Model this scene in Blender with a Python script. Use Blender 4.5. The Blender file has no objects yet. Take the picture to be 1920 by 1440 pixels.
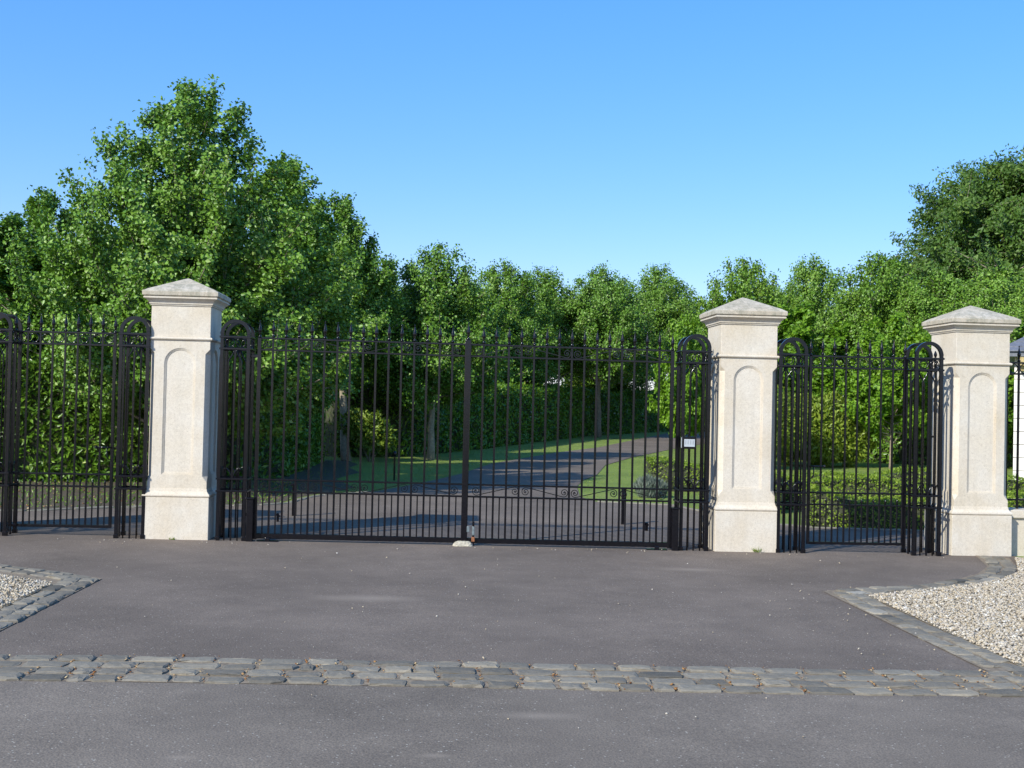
import bpy, bmesh, math, random
import numpy as np
from mathutils import Vector, Matrix
sc = bpy.context.scene
PI = math.pi; R = math.radians

# ------------------------------------------------------------------ camera
F_PX, PITCH, ROLL, YAW = 2274.08, 0.0193, 0.0223, 0.0574
CAM = Vector((3.2158, -15.4333, 1.7021))
F0 = Vector((math.sin(YAW), math.cos(YAW), 0)); R0 = Vector((math.cos(YAW), -math.sin(YAW), 0))
FW = F0*math.cos(PITCH)+Vector((0, 0, math.sin(PITCH))); UP = R0.cross(FW)
R1 = R0*math.cos(ROLL)+UP*math.sin(ROLL); U1 = UP*math.cos(ROLL)-R0*math.sin(ROLL)
cd = bpy.data.cameras.new('camera'); cam = bpy.data.objects.new('camera', cd)
sc.collection.objects.link(cam); sc.camera = cam
m = Matrix((R1, U1, -FW)).transposed().to_4x4(); m.translation = CAM; cam.matrix_world = m
cd.sensor_width = 36; cd.lens = F_PX/1920*36; cd.clip_end = 2000; cd.clip_start = 0.05

# ------------------------------------------------------------------ light
SUN_EL, SUN_AZ = 32.5, 225.0        # azimuth clockwise from +Y
sunv = Vector((math.sin(R(SUN_AZ))*math.cos(R(SUN_EL)), math.cos(R(SUN_AZ))*math.cos(R(SUN_EL)), math.sin(R(SUN_EL))))
w = bpy.data.worlds.new('World'); sc.world = w; w.use_nodes = True
nt = w.node_tree; bg = nt.nodes['Background']; bg.inputs[1].default_value = 0.15
sky = nt.nodes.new('ShaderNodeTexSky'); sky.sky_type = 'NISHITA'; sky.sun_disc = False
sky.sun_elevation = R(SUN_EL); sky.sun_rotation = R(SUN_AZ)
sky.air_density = 1.0; sky.dust_density = 0.45; sky.ozone_density = 6.0
hs = nt.nodes.new('ShaderNodeHueSaturation'); hs.inputs['Saturation'].default_value = 1.55
gm = nt.nodes.new('ShaderNodeGamma'); gm.inputs[1].default_value = .6; nt.links.new(sky.outputs[0], gm.inputs[0]); nt.links.new(gm.outputs[0], hs.inputs['Color']); tn = nt.nodes.new('ShaderNodeMix'); tn.data_type = 'RGBA'; tn.blend_type = 'MULTIPLY'; tn.inputs[0].default_value = 1; tn.inputs[7].default_value = (2.15, 1.90, 2.15, 1)
nt.links.new(hs.outputs[0], tn.inputs[6]); nt.links.new(tn.outputs[2], bg.inputs[0])
sl = bpy.data.lights.new('sun', 'SUN'); sl.energy = 4.1; sl.angle = R(0.55); sl.color = (1, 0.98, 0.89)
so = bpy.data.objects.new('sun', sl); sc.collection.objects.link(so); so.rotation_euler = (-sunv).to_track_quat('-Z', 'Y').to_euler(); so.location = (-20, -20, 20)
sc.view_settings.view_transform = 'Standard'; sc.view_settings.look = 'None'; sc.view_settings.gamma = 1
sc.view_settings.exposure = 0.4
sc.cycles.max_bounces = 6; sc.cycles.diffuse_bounces = 3; sc.cycles.transparent_max_bounces = 8

# ------------------------------------------------------------------ helpers
rng = np.random.default_rng(7); random.seed(7)
def gz(x, y):
    return -0.006*min(max(x, -8), 16)+0.012*min(max(y-15, 0), 75)
def gza(x, y):
    return -0.006*np.clip(x, -8, 16)+0.012*np.clip(y-15, 0, 75)

def mesh_obj(name, V, Fc, mat, parent=None, attr=None, smooth=False, loc=None):
    me = bpy.data.meshes.new(name)
    V = np.asarray(V, dtype=np.float32)
    if isinstance(Fc, np.ndarray):
        n, k = Fc.shape
        me.vertices.add(len(V)); me.vertices.foreach_set('co', V.ravel())
        me.loops.add(n*k); me.loops.foreach_set('vertex_index', Fc.astype(np.int32).ravel())
        me.polygons.add(n); me.polygons.foreach_set('loop_start', np.arange(0, n*k, k, dtype=np.int32))
        me.polygons.foreach_set('loop_total', np.full(n, k, dtype=np.int32))
        me.update(calc_edges=True)
    else:
        me.from_pydata([tuple(map(float, v)) for v in V], [], Fc); me.update()
    if smooth: me.polygons.foreach_set('use_smooth', np.ones(len(me.polygons), dtype=bool))
    if attr is not None:
        a = me.attributes.new('lr', 'FLOAT', 'POINT'); a.data.foreach_set('value', np.asarray(attr, dtype=np.float32))
    if mat is not None: me.materials.append(mat)
    o = bpy.data.objects.new(name, me); sc.collection.objects.link(o)
    if parent is not None: o.parent = parent
    if loc is not None: o.location = loc
    return o

class MB:
    def __init__(s): s.v = []; s.f = []; s.a = []
    def add(s, V, Fs, a=0.0):
        n = len(s.v); s.v += [tuple(p) for p in V]; s.f += [tuple(i+n for i in f) for f in Fs]; s.a += [a]*len(V); return s
    def box(s, x0, x1, y0, y1, z0, z1, b=0.0, a=0.0):
        if b <= 0:
            V = [(x, y, z) for z in (z0, z1) for x, y in ((x0, y0), (x1, y0), (x1, y1), (x0, y1))]
            return s.add(V, [(3, 2, 1, 0), (4, 5, 6, 7), (0, 1, 5, 4), (1, 2, 6, 5), (2, 3, 7, 6), (3, 0, 4, 7)], a)
        bm = bmesh.new(); bmesh.ops.create_cube(bm, size=1)
        for v in bm.verts: v.co = Vector(((x0+x1)/2+v.co.x*(x1-x0), (y0+y1)/2+v.co.y*(y1-y0), (z0+z1)/2+v.co.z*(z1-z0)))
        bmesh.ops.bevel(bm, geom=bm.edges[:], offset=b, segments=2, affect='EDGES', profile=0.5)
        bm.verts.ensure_lookup_table()
        s.add([v.co for v in bm.verts], [[v.index for v in f.verts] for f in bm.faces], a); bm.free(); return s
    def tube(s, P, r, n=8, flat=None, cap=True, a=0.0):
        """sweep; r scalar or list; flat=(w,d) gives a rectangular section in the fixed frame with y axis as depth"""
        P = [Vector(p) for p in P]; N = len(P); rings = []
        rr = r if isinstance(r, (list, tuple)) else [r]*N
        ref = Vector((0, 1, 0)) if flat else None; prev = None
        for i, p in enumerate(P):
            t = (P[min(i+1, N-1)]-P[max(i-1, 0)])
            t = t.normalized() if t.length > 1e-9 else Vector((0, 0, 1))
            if flat:
                u = ref.cross(t).normalized(); q = ref
                w_, d_ = flat[0]/2*rr[i], flat[1]/2
                rings.append([p+u*w_+q*d_, p-u*w_+q*d_, p-u*w_-q*d_, p+u*w_-q*d_])
            else:
                if prev is None:
                    u = t.orthogonal().normalized()
                else:
                    u = (prev-t*prev.dot(t)); u = u.normalized() if u.length > 1e-6 else t.orthogonal().normalized()
                prev = u; q = t.cross(u)
                rings.append([p+u*math.cos(2*PI*k/n)*rr[i]+q*math.sin(2*PI*k/n)*rr[i] for k in range(n)])
        k = len(rings[0]); V = [v for g in rings for v in g]; Fs = []
        for i in range(N-1):
            for j in range(k):
                Fs.append((i*k+j, i*k+(j+1) % k, (i+1)*k+(j+1) % k, (i+1)*k+j))
        if cap: Fs.append(tuple(range(k))[::-1]); Fs.append(tuple(range((N-1)*k, N*k)))
        return s.add(V, Fs, a)
    def ring(s, c, r, t, n=20, axis='y', m=6):
        V = []; Fs = []
        for i in range(n):
            A = 2*PI*i/n
            for j in range(m):
                B = 2*PI*j/m; rr = r+t*math.cos(B); h = t*math.sin(B)
                p = (rr*math.cos(A), h, rr*math.sin(A)) if axis == 'y' else (h, rr*math.cos(A), rr*math.sin(A))
                V.append((c[0]+p[0], c[1]+p[1], c[2]+p[2]))
        for i in range(n):
            for j in range(m):
                Fs.append((i*m+j, i*m+(j+1) % m, ((i+1) % n)*m+(j+1) % m, ((i+1) % n)*m+j))
        return s.add(V, Fs)
    def lathe(s, prof, n=10, c=(0, 0, 0), sq=False):
        V = []; Fs = []
        for r, z in prof:
            if sq: V += [(c[0]+sx*r, c[1]+sy*r, c[2]+z) for sx, sy in ((-1, -1), (1, -1), (1, 1), (-1, 1))]
            else: V += [(c[0]+r*math.cos(2*PI*k/n), c[1]+r*math.sin(2*PI*k/n), c[2]+z) for k in range(n)]
        k = 4 if sq else n
        for i in range(len(prof)-1):
            for j in range(k): Fs.append((i*k+j, i*k+(j+1) % k, (i+1)*k+(j+1) % k, (i+1)*k+j))
        Fs.append(tuple(range(k))[::-1]); L = (len(prof)-1)*k; Fs.append(tuple(range(L, L+k)))
        return s.add(V, Fs)
    def obj(s, name, mat, parent=None, smooth=False, loc=None):
        return mesh_obj(name, s.v, s.f, mat, parent, s.a, smooth, loc)

def tag(o, label=None, cat=None, group=None, kind=None):
    if label: o['label'] = label
    if cat: o['category'] = cat
    if group: o['group'] = group
    if kind: o['kind'] = kind
    return o
def thing(name, label, cat, loc=(0, 0, 0), rz=0, group=None):
    o = bpy.data.objects.new(name, None); sc.collection.objects.link(o); o.empty_display_size = .2
    o.location = loc; o.rotation_euler = (0, 0, rz); return tag(o, label, cat, group)
def dup(root, loc, rz=None, label=None, group=None, scale=None):
    kids = list(root.children)
    r = root.copy(); sc.collection.objects.link(r); r.location = loc
    if rz is not None: r.rotation_euler = (0, 0, rz)
    if scale is not None: r.scale = scale
    if label: r['label'] = label
    if group: r['group'] = group
    for ch in kids:
        g = list(ch.children); c = ch.copy(); sc.collection.objects.link(c); c.parent = r
        for s in g:
            d = s.copy(); sc.collection.objects.link(d); d.parent = c
    return r
def inst(src, parent, loc, scale=None, rot=None):
    c = src.copy(); sc.collection.objects.link(c); c.parent = parent; c.location = loc
    if scale is not None: c.scale = scale
    if rot is not None: c.rotation_euler = rot
    return c

# ------------------------------------------------------------------ materials
def mat(name):
    m = bpy.data.materials.new(name); m.use_nodes = True
    n = m.node_tree.nodes; l = m.node_tree.links; b = n['Principled BSDF']
    return m, n, l, b
def N(n, t, **k):
    x = n.new(t)
    for a, v in k.items():
        if a in x.inputs: x.inputs[a].default_value = v
        else: setattr(x, a, v)
    return x
def ramp(n, l, src, stops):
    r = n.new('ShaderNodeValToRGB'); e = r.color_ramp.elements
    while len(e) < len(stops): e.new(0.5)
    for i, (p, c) in enumerate(stops):
        e[i].position = p; e[i].color = (*c, 1) if len(c) == 3 else c
    l.new(src, r.inputs[0]); return r
def mix(n, l, f, a, b, bt='MIX'):
    m = n.new('ShaderNodeMix'); m.data_type = 'RGBA'; m.blend_type = bt
    for i, s in ((0, f), (6, a), (7, b)):
        if hasattr(s, 'links'): l.new(s, m.inputs[i])
        elif isinstance(s, (int, float)): m.inputs[i].default_value = s
        else: m.inputs[i].default_value = (*s, 1)
    return m.outputs[2]
def coords(n, kind='Object'):
    return n.new('ShaderNodeTexCoord').outputs[kind]
def noise(n, l, co, sc_, det=4, rough=.55):
    x = N(n, 'ShaderNodeTexNoise'); x.inputs['Scale'].default_value = sc_; x.inputs['Detail'].default_value = det
    x.inputs['Roughness'].default_value = rough; l.new(co, x.inputs['Vector']); return x.outputs['Fac']
def bump(n, l, b, h, strength, dist):
    x = n.new('ShaderNodeBump'); x.inputs['Strength'].default_value = strength; x.inputs['Distance'].default_value = dist
    l.new(h, x.inputs['Height']); l.new(x.outputs[0], b.inputs['Normal']); return x

def m_iron():
    m, n, l, b = mat('black_gloss_iron'); co = coords(n)
    f = noise(n, l, co, 40, 3)
    c = ramp(n, l, f, [(.3, (.003, .003, .0045)), (.7, (.007, .0065, .009))]); l.new(c.outputs[0], b.inputs['Base Color'])
    b.inputs['Specular IOR Level'].default_value = .42; rg_ = n.new('ShaderNodeMapRange'); rg_.inputs[3].default_value = .08; rg_.inputs[4].default_value = .24; l.new(noise(n, l, co, 9, 3), rg_.inputs[0]); l.new(rg_.outputs[0], b.inputs['Roughness']); bump(n, l, b, f, .15, .003); return m
def m_stone(name, grime=0.0, tone=None):
    m, n, l, b = mat(name); g = N(n, 'ShaderNodeNewGeometry').outputs['Position']
    big = noise(n, l, g, 2.3, 5, .6); base = ramp(n, l, big, tone or [(.30, (.605, .525, .405)), (.52, (.645, .58, .48)), (.75, (.68, .64, .565))])
    v = N(n, 'ShaderNodeTexVoronoi'); v.inputs['Scale'].default_value = 120; l.new(g, v.inputs['Vector'])
    sp = ramp(n, l, v.outputs['Color'], [(.0, (.62, .57, .50)), (.15, (.88, .86, .82)), (.5, (1, .99, .97)), (.9, (1.05, 1.04, 1.0))])
    c = mix(n, l, .75, base.outputs[0], sp.outputs[0], 'MULTIPLY')
    fn = noise(n, l, g, 30, 6, .7); fr = ramp(n, l, fn, [(.3, (.84, .82, .80)), (.6, (1.03, 1.02, 1.0))])
    c = mix(n, l, .7, c, fr.outputs[0], 'MULTIPLY')
    # rain run marks and patches of grime with a shape of their own
    mp = N(n, 'ShaderNodeMapping'); mp.inputs['Scale'].default_value = (7, 7, .9); l.new(g, mp.inputs['Vector'])
    st = noise(n, l, mp.outputs[0], 1.4, 5, .7)
    sr = ramp(n, l, st, [(.47-.04*grime, (0, 0, 0)), (.72, (1, 1, 1))])
    am = N(n, 'ShaderNodeMath', operation='MULTIPLY'); am.inputs[1].default_value = .16+.5*grime; l.new(sr.outputs[0], am.inputs[0])
    c = mix(n, l, am.outputs[0], c, (.33, .30, .23) if grime == 0 else (.20, .20, .13))
    if grime:
        c = mix(n, l, .5, c, (.72, .70, .66), 'MULTIPLY')
        lk = noise(n, l, g, 13, 6, .75); c = mix(n, l, ramp(n, l, lk, [(.50, (0, 0, 0)), (.62, (.6, .6, .6))]).outputs[0], c, (.24, .235, .17))
        l2 = noise(n, l, g, 55, 4, .8); c = mix(n, l, ramp(n, l, l2, [(.56, (0, 0, 0)), (.66, (.7, .7, .7))]).outputs[0], c, (.20, .19, .15))
    l.new(c, b.inputs['Base Color']); b.inputs['Roughness'].default_value = .8
    bump(n, l, b, fn, .35, .004); return m
def m_asphalt(name, base, speck=.5):
    m, n, l, b = mat(name); g = N(n, 'ShaderNodeNewGeometry').outputs['Position']
    big = noise(n, l, g, .45, 4, .6); med = noise(n, l, g, 3.1, 5, .65); fine = noise(n, l, g, 85, 4, .85)
    d = tuple(x*.80 for x in base); h = tuple(x*1.17 for x in base)
    c0 = ramp(n, l, big, [(.32, d), (.68, h)]).outputs[0]
    c1 = mix(n, l, .7, c0, ramp(n, l, med, [(.3, (.86, .85, .86)), (.7, (1.12, 1.11, 1.1))]).outputs[0], 'MULTIPLY')
    c2 = mix(n, l, .9, c1, ramp(n, l, fine, [(.32, (.50, .50, .52)), (.5, (1, 1, 1)), (.68, (1.6, 1.55, 1.5))]).outputs[0], 'MULTIPLY')
    v = N(n, 'ShaderNodeTexVoronoi'); v.inputs['Scale'].default_value = 75; l.new(g, v.inputs['Vector'])
    sep = N(n, 'ShaderNodeSeparateColor'); l.new(v.outputs['Color'], sep.inputs[0])
    lt = N(n, 'ShaderNodeMath', operation='GREATER_THAN'); lt.inputs[1].default_value = 1-.04*speck; l.new(sep.outputs[0], lt.inputs[0])
    ds = N(n, 'ShaderNodeMath', operation='LESS_THAN'); ds.inputs[1].default_value = .42; l.new(v.outputs['Distance'], ds.inputs[0])
    mm = N(n, 'ShaderNodeMath', operation='MULTIPLY'); l.new(lt.outputs[0], mm.inputs[0]); l.new(ds.outputs[0], mm.inputs[1])
    c3 = mix(n, l, mm.outputs[0], c2, (.40, .36, .30))
    # pale worn patches
    for px_, py_, rx, ry in ((3.8, -8.62, .55, .20), (3.22, -9.42, .22, .10), (2.0, -9.5, .2, .08), (6.0, -2.2, .9, .35), (2.6, -4.6, 1.1, .45)):
        mp = N(n, 'ShaderNodeMapping'); mp.vector_type = 'POINT'; mp.inputs['Location'].default_value = (-px_/rx, -py_/ry, 0)
        mp.inputs['Scale'].default_value = (1/rx, 1/ry, 0); l.new(g, mp.inputs['Vector'])
        ln = N(n, 'ShaderNodeVectorMath', operation='LENGTH'); l.new(mp.outputs[0], ln.inputs[0])
        ad = N(n, 'ShaderNodeMath', operation='ADD'); l.new(ln.outputs['Value'], ad.inputs[0]); l.new(fine, ad.inputs[1])
        rr = ramp(n, l, ad.outputs[0], [(.35, (.8, .8, .8)), (1.25, (0, 0, 0))])
        c3 = mix(n, l, rr.outputs[0], c3, (.31, .255, .20))
    l.new(c3, b.inputs['Base Color']); b.inputs['Roughness'].default_value = .9; b.inputs['Specular IOR Level'].default_value = .2
    hsum = N(n, 'ShaderNodeMath', operation='ADD'); l.new(fine, hsum.inputs[0]); l.new(v.outputs['Distance'], hsum.inputs[1])
    bump(n, l, b, hsum.outputs[0], .45, .004); return m
def m_attr(name, stops, rough=.8, nscale=30, bstr=.4, bdist=.004, nmix=.5, objrand=0.0):
    m, n, l, b = mat(name); at = N(n, 'ShaderNodeAttribute', attribute_name='lr')
    c = ramp(n, l, at.outputs['Fac'], stops).outputs[0]
    g = N(n, 'ShaderNodeNewGeometry').outputs['Position']; f = noise(n, l, g, nscale, 5, .65)
    c = mix(n, l, nmix, c, ramp(n, l, f, [(.3, (.65, .65, .65)), (.7, (1.25, 1.25, 1.25))]).outputs[0], 'MULTIPLY')
    l.new(c, b.inputs['Base Color']); b.inputs['Roughness'].default_value = rough; b.inputs['Specular IOR Level'].default_value = .2; bump(n, l, b, f, bstr, bdist); return m
def m_leaf(name, stops, rough=.45, trans=.3, tcol=(.20, .36, .03)):
    m, n, l, b = mat(name); at = N(n, 'ShaderNodeAttribute', attribute_name='lr')
    oi = N(n, 'ShaderNodeObjectInfo')
    c = ramp(n, l, at.outputs['Fac'], stops).outputs[0]
    vr = ramp(n, l, oi.outputs['Random'], [(0, (.88, .92, .9)), (1, (1.12, 1.08, 1.0))]).outputs[0]
    c = mix(n, l, .8, c, vr, 'MULTIPLY')
    l.new(c, b.inputs['Base Color']); b.inputs['Roughness'].default_value = rough; b.inputs['Specular IOR Level'].default_value = .35
    t = N(n, 'ShaderNodeBsdfTranslucent'); l.new(mix(n, l, .6, c, tcol), t.inputs['Color'])
    ms = N(n, 'ShaderNodeMixShader'); ms.inputs[0].default_value = trans
    l.new(b.outputs[0], ms.inputs[1]); l.new(t.outputs[0], ms.inputs[2])
    l.new(ms.outputs[0], n['Material Output'].inputs[0]); return m
def m_plain(name, col, rough=.6, metal=0, nscale=20, var=.25, bstr=.2):
    m, n, l, b = mat(name); co = coords(n); f = noise(n, l, co, nscale, 5, .6)
    a = tuple(x*(1-var) for x in col); c = tuple(min(1, x*(1+var)) for x in col)
    l.new(ramp(n, l, f, [(.3, a), (.7, c)]).outputs[0], b.inputs['Base Color'])
    b.inputs['Roughness'].default_value = rough; b.inputs['Metallic'].default_value = metal
    bump(n, l, b, f, bstr, .004); return m
def m_grass():
    m, n, l, b = mat('mown_grass'); g = N(n, 'ShaderNodeNewGeometry').outputs['Position']
    a = noise(n, l, g, .5, 4, .6); f = noise(n, l, g, 45, 4, .75); md = noise(n, l, g, 5, 5, .7)
    c = ramp(n, l, a, [(.3, (.17, .23, .035)), (.55, (.22, .30, .045)), (.75, (.30, .33, .08))]).outputs[0]
    c = mix(n, l, .8, c, ramp(n, l, f, [(.3, (.45, .5, .4)), (.7, (1.35, 1.3, 1.3))]).outputs[0], 'MULTIPLY')
    c = mix(n, l, ramp(n, l, md, [(.58, (0, 0, 0)), (.8, (.6, .6, .6))]).outputs[0], c, (.20, .17, .08))
    l.new(c, b.inputs['Base Color']); b.inputs['Roughness'].default_value = .9; bump(n, l, b, f, .9, .03); return m
IRON = m_iron()
PANELST = m_stone('pale_panel_granite', tone=[(.30, (.64, .57, .46)), (.52, (.665, .605, .51)), (.75, (.69, .645, .57))]); STONE = m_stone('cream_granite'); CAPST = m_stone('weathered_cap_granite', 1.0)
ASPH = m_asphalt('drive_asphalt', (.172, .139, .110), .45); ROAD = m_asphalt('road_asphalt', (.192, .160, .126), .6)
SETT = m_attr('whinstone_setts', [(0, (.11, .10, .08)), (.3, (.185, .162, .125)), (.6, (.245, .217, .168)), (.85, (.29, .25, .185)), (1, (.35, .32, .26))], .7, 28, .6, .006)
MORTAR = m_plain('sandy_joint_mortar', (.22, .17, .115), .95, 0, 25, .45, .5)
PEB = m_attr('river_gravel', [(0, (.20, .17, .13)), (.10, (.32, .27, .20)), (.35, (.48, .39, .26)), (.6, (.50, .43, .33)), (.8, (.42, .38, .33)), (.92, (.58, .51, .39)), (1, (.68, .64, .56))], .75, 60, .2, .002, .25)
GBED = m_plain('gravel_bed_base', (.30, .25, .17), .95, 0, 60, .5, .6)
GRASS = m_grass()
SOIL = m_plain('bare_soil', (.085, .065, .040), .95, 0, 12, .4, .6)
BARK = m_plain('grey_brown_bark', (.25, .20, .145), .9, 0, 14, .45, .7)
PBARK = m_plain('pale_limb_bark', (.30, .255, .18), .9, 0, 14, .4, .6)
LIME = m_leaf('lime_tree_leaves', [(0, (.058, .132, .013)), (.45, (.112, .230, .020)), (.8, (.170, .305, .040)), (1, (.30, .41, .12))], .40, .10)
LIME2 = m_leaf('sunlit_lime_leaves', [(0, (.075, .155, .016)), (.45, (.13, .255, .026)), (.8, (.20, .34, .045)), (1, (.32, .44, .10))], .42, .16)
BRIGHT = m_leaf('young_bright_leaves', [(0, (.09, .20, .012)), (.5, (.15, .30, .018)), (1, (.24, .40, .03))], .45, .32)
LAUREL = m_leaf('laurel_leaves', [(0, (.06, .13, .014)), (.5, (.12, .24, .02)), (.85, (.20, .33, .03)), (1, (.34, .42, .07))], .30, .2)
HOLLY = m_leaf('holly_leaves', [(0, (.10, .155, .015)), (.5, (.185, .265, .028)), (1, (.31, .38, .06))], .38, .2)
BOXL = m_leaf('box_hedge_leaves', [(0, (.11, .17, .015)), (.5, (.20, .30, .025)), (1, (.33, .42, .05))], .45, .25)
DARKT = m_leaf('dark_beech_leaves', [(0, (.034, .078, .012)), (.5, (.062, .130, .018)), (.85, (.11, .19, .028)), (1, (.17, .25, .045))], .5, .2)
LAVM = m_leaf('lavender_leaves', [(0, (.12, .16, .13)), (1, (.25, .29, .25))], .6, .15, (.2, .25, .2))
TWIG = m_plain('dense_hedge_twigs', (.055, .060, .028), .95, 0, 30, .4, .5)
SLATE = m_plain('blue_grey_slate', (.13, .14, .17), .6, 0, 9, .3, .4)
CREAM = m_plain('cream_ashlar', (.78, .74, .66), .8, 0, 7, .08, .2)
JOINT = m_plain('dark_joint', (.17, .15, .13), .9)
OCHRE = m_plain('ochre_bracket', (.42, .32, .14), .7)
FACE = m_plain('brushed_steel_face', (.42, .45, .47), .45, 0, 20, .05, .05)
SLOT = m_plain('grey_slots', (.30, .32, .34), .6)
GALV = m_plain('galvanised_steel', (.20, .24, .24), .4, .4, 30, .3, .2)
RUST = m_plain('rusty_iron', (.26, .10, .04), .8, 0, 30, .4, .3)
CONC = m_plain('mossy_concrete', (.42, .38, .29), .9, 0, 35, .4, .7)
LITTER = m_attr('dry_litter', [(0, (.16, .06, .025)), (.5, (.33, .17, .06)), (1, (.48, .38, .22))], .9)

# ------------------------------------------------------------------ ground sheets
def sheet(name, poly, off, m, kind='structure', label=None, cat=None):
    bm = bmesh.new(); vs = [bm.verts.new((x, y, 0)) for x, y in poly]; bm.faces.new(vs)
    bmesh.ops.triangulate(bm, faces=bm.faces[:])
    for co, no in (((-8, 0, 0), (1, 0, 0)), ((16, 0, 0), (1, 0, 0)), ((0, 15, 0), (0, 1, 0)), ((0, 90, 0), (0, 1, 0))):
        bmesh.ops.bisect_plane(bm, geom=bm.verts[:]+bm.edges[:]+bm.faces[:], plane_co=co, plane_no=no)
    for v in bm.verts: v.co.z = gz(v.co.x, v.co.y)+off
    bmesh.ops.recalc_face_normals(bm, faces=bm.faces[:])
    for f in bm.faces:
        if f.normal.z < 0: f.normal_flip()
    me = bpy.data.meshes.new(name); bm.to_mesh(me); bm.free(); me.materials.append(m)
    o = bpy.data.objects.new(name, me); sc.collection.objects.link(o); return tag(o, label, cat, None, kind)
sheet('ground', [(-600, -600), (600, -600), (600, 900), (-600, 900)], -.013, GRASS)
sheet('road', [(-60, -40), (60, -40), (60, -7.9), (-60, -7.9)], 0, ROAD)
DRIVE_L = [(-3.6, 2.6), (-2.85, 2.86), (-1.81, 3.71), (.24, 4.81), (.66, 5.27), (.83, 6.6), (1.03, 7.35), (1.92, 8.5), (2.92, 12.08), (3.74, 15.57), (4.71, 20.34), (6.04, 24.2), (7.45, 28.33), (9.5, 33.26), (12.25, 41.96), (17.27, 57.9), (24.96, 80)]
DRIVE_R = [(38, 92), (24.5, 60), (17.0, 44.0), (12.63, 33.63), (9.73, 25.88), (8.19, 21.02), (7.35, 16.49), (6.74, 14.3), (6.28, 11.69), (6.0, 8.6), (6.17, 7.26), (7.54, 6.9), (8.2, 3.9), (9.0, 3.1), (11.5, 2.75), (14, 2.55)]
drive = sheet('driveway', [(-9, -7.35), (10.6, -7.35), (10.6, .0), (14, 0.35)]+DRIVE_R[::-1]+DRIVE_L[::-1]+[(-9, 2.6)], 0, ASPH)
# soil verge under the near hedge
sheet('planting_bed', [(-9, 2.9), (-2.9, 3.1), (-1.85, 3.95), (.15, 5.05), (.5, 5.5), (.62, 6.6), (.85, 7.6), (1.25, 8.6), (1.45, 9.8), (1.15, 11.0), (.85, 12.4), (1.0, 13.8), (1.2, 15.2), (.8, 17), (.95, 18.4), (.5, 20.2), (-1, 20.2), (-9, 12)], -.008, SOIL)

# gravel beds
RBED = [(10.9, -.55), (10.41, -.62), (10.09, -1.35), (9.77, -2.03), (9.24, -2.70), (8.65, -3.18), (7.9, -3.62), (7.34, -3.98), (7.33, -5.88), (7.30, -7.27), (13, -7.27), (13, -.55)]
LBED = [(-.25, -4.22), (-.24, -5.9), (-.24, -7.27), (-7, -7.27), (-7, -1.2), (-3.2, -2.0), (-1.4, -3.45), (-.9, -3.76)]
sheet('gravel_bed', RBED, .012, GBED); sheet('gravel_bed', LBED, .012, GBED)
def inside(P, poly):
    x, y = P[:, 0], P[:, 1]; r = np.zeros(len(P), bool); n = len(poly)
    for i in range(n):
        x0, y0 = poly[i]; x1, y1 = poly[(i+1) % n]
        c = ((y0 > y) != (y1 > y)) & (x < (x1-x0)*(y-y0)/((y1-y0) if y1 != y0 else 1e-9)+x0); r ^= c
    return r
ICO = None
def ico():
    t = (1+5**.5)/2
    V = np.array([(-1, t, 0), (1, t, 0), (-1, -t, 0), (1, -t, 0), (0, -1, t), (0, 1, t), (0, -1, -t), (0, 1, -t), (t, 0, -1), (t, 0, 1), (-t, 0, -1), (-t, 0, 1)])/math.sqrt(1+t*t)
    Fs = np.array([(0, 11, 5), (0, 5, 1), (0, 1, 7), (0, 7, 10), (0, 10, 11), (1, 5, 9), (5, 11, 4), (11, 10, 2), (10, 7, 6), (7, 1, 8), (3, 9, 4), (3, 4, 2), (3, 2, 6), (3, 6, 8), (3, 8, 9), (4, 9, 5), (2, 4, 11), (6, 2, 10), (8, 6, 7), (9, 8, 1)])
    return V, Fs
def pebbles(name, P, size, label, mat_, flat=.6, zoff=.02):
    V0, F0_ = ico(); n = len(P)
    s = size[0]+(size[1]-size[0])*rng.random(n)**1.7
    S = np.stack([s, s*rng.uniform(.6, 1, n), s*rng.uniform(flat*.7, flat*1.2, n)], 1)
    a = rng.uniform(0, 2*PI, n); V = V0[None]*S[:, None, :]*rng.uniform(.85, 1.12, (n, 12, 1))
    tl = rng.normal(0, .35, (n, 1)); V[:, :, 2] += V[:, :, 0]*tl
    c, s_ = np.cos(a)[:, None], np.sin(a)[:, None]
    X = V[:, :, 0]*c-V[:, :, 1]*s_+P[:, 0:1]; Y = V[:, :, 0]*s_+V[:, :, 1]*c+P[:, 1:2]
    Z = V[:, :, 2]+(P[:, 2:3] if P.shape[1] > 2 else (gza(P[:, 0], P[:, 1])[:, None]+zoff+rng.uniform(-.004, .012, (n, 1))))
    VV = np.stack([X, Y, Z], 2).reshape(-1, 3); FF = (F0_[None]+12*np.arange(n)[:, None, None]).reshape(-1, 3)
    o = mesh_obj(name, VV, FF, mat_, attr=np.repeat(rng.random(n), 12), smooth=True)
    return tag(o, label, 'gravel', None, 'stuff')
def scatter(poly, dens, box_):
    n = int(dens*(box_[1]-box_[0])*(box_[3]-box_[2])); P = np.stack([rng.uniform(box_[0], box_[1], n), rng.uniform(box_[2], box_[3], n)], 1)
    return P[inside(P, poly)]
pebbles('gravel', scatter(RBED, 2600, (7.2, 11.6, -7.27, -.5)), (.007, .019), 'loose cream and grey gravel filling the bed right of the drive', PEB, zoff=.022)
pebbles('gravel', scatter(LBED, 2400, (-2.6, -.2, -7.27, -2.2)), (.007, .019), 'loose cream and grey gravel filling the bed left of the drive', PEB, zoff=.022)
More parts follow.
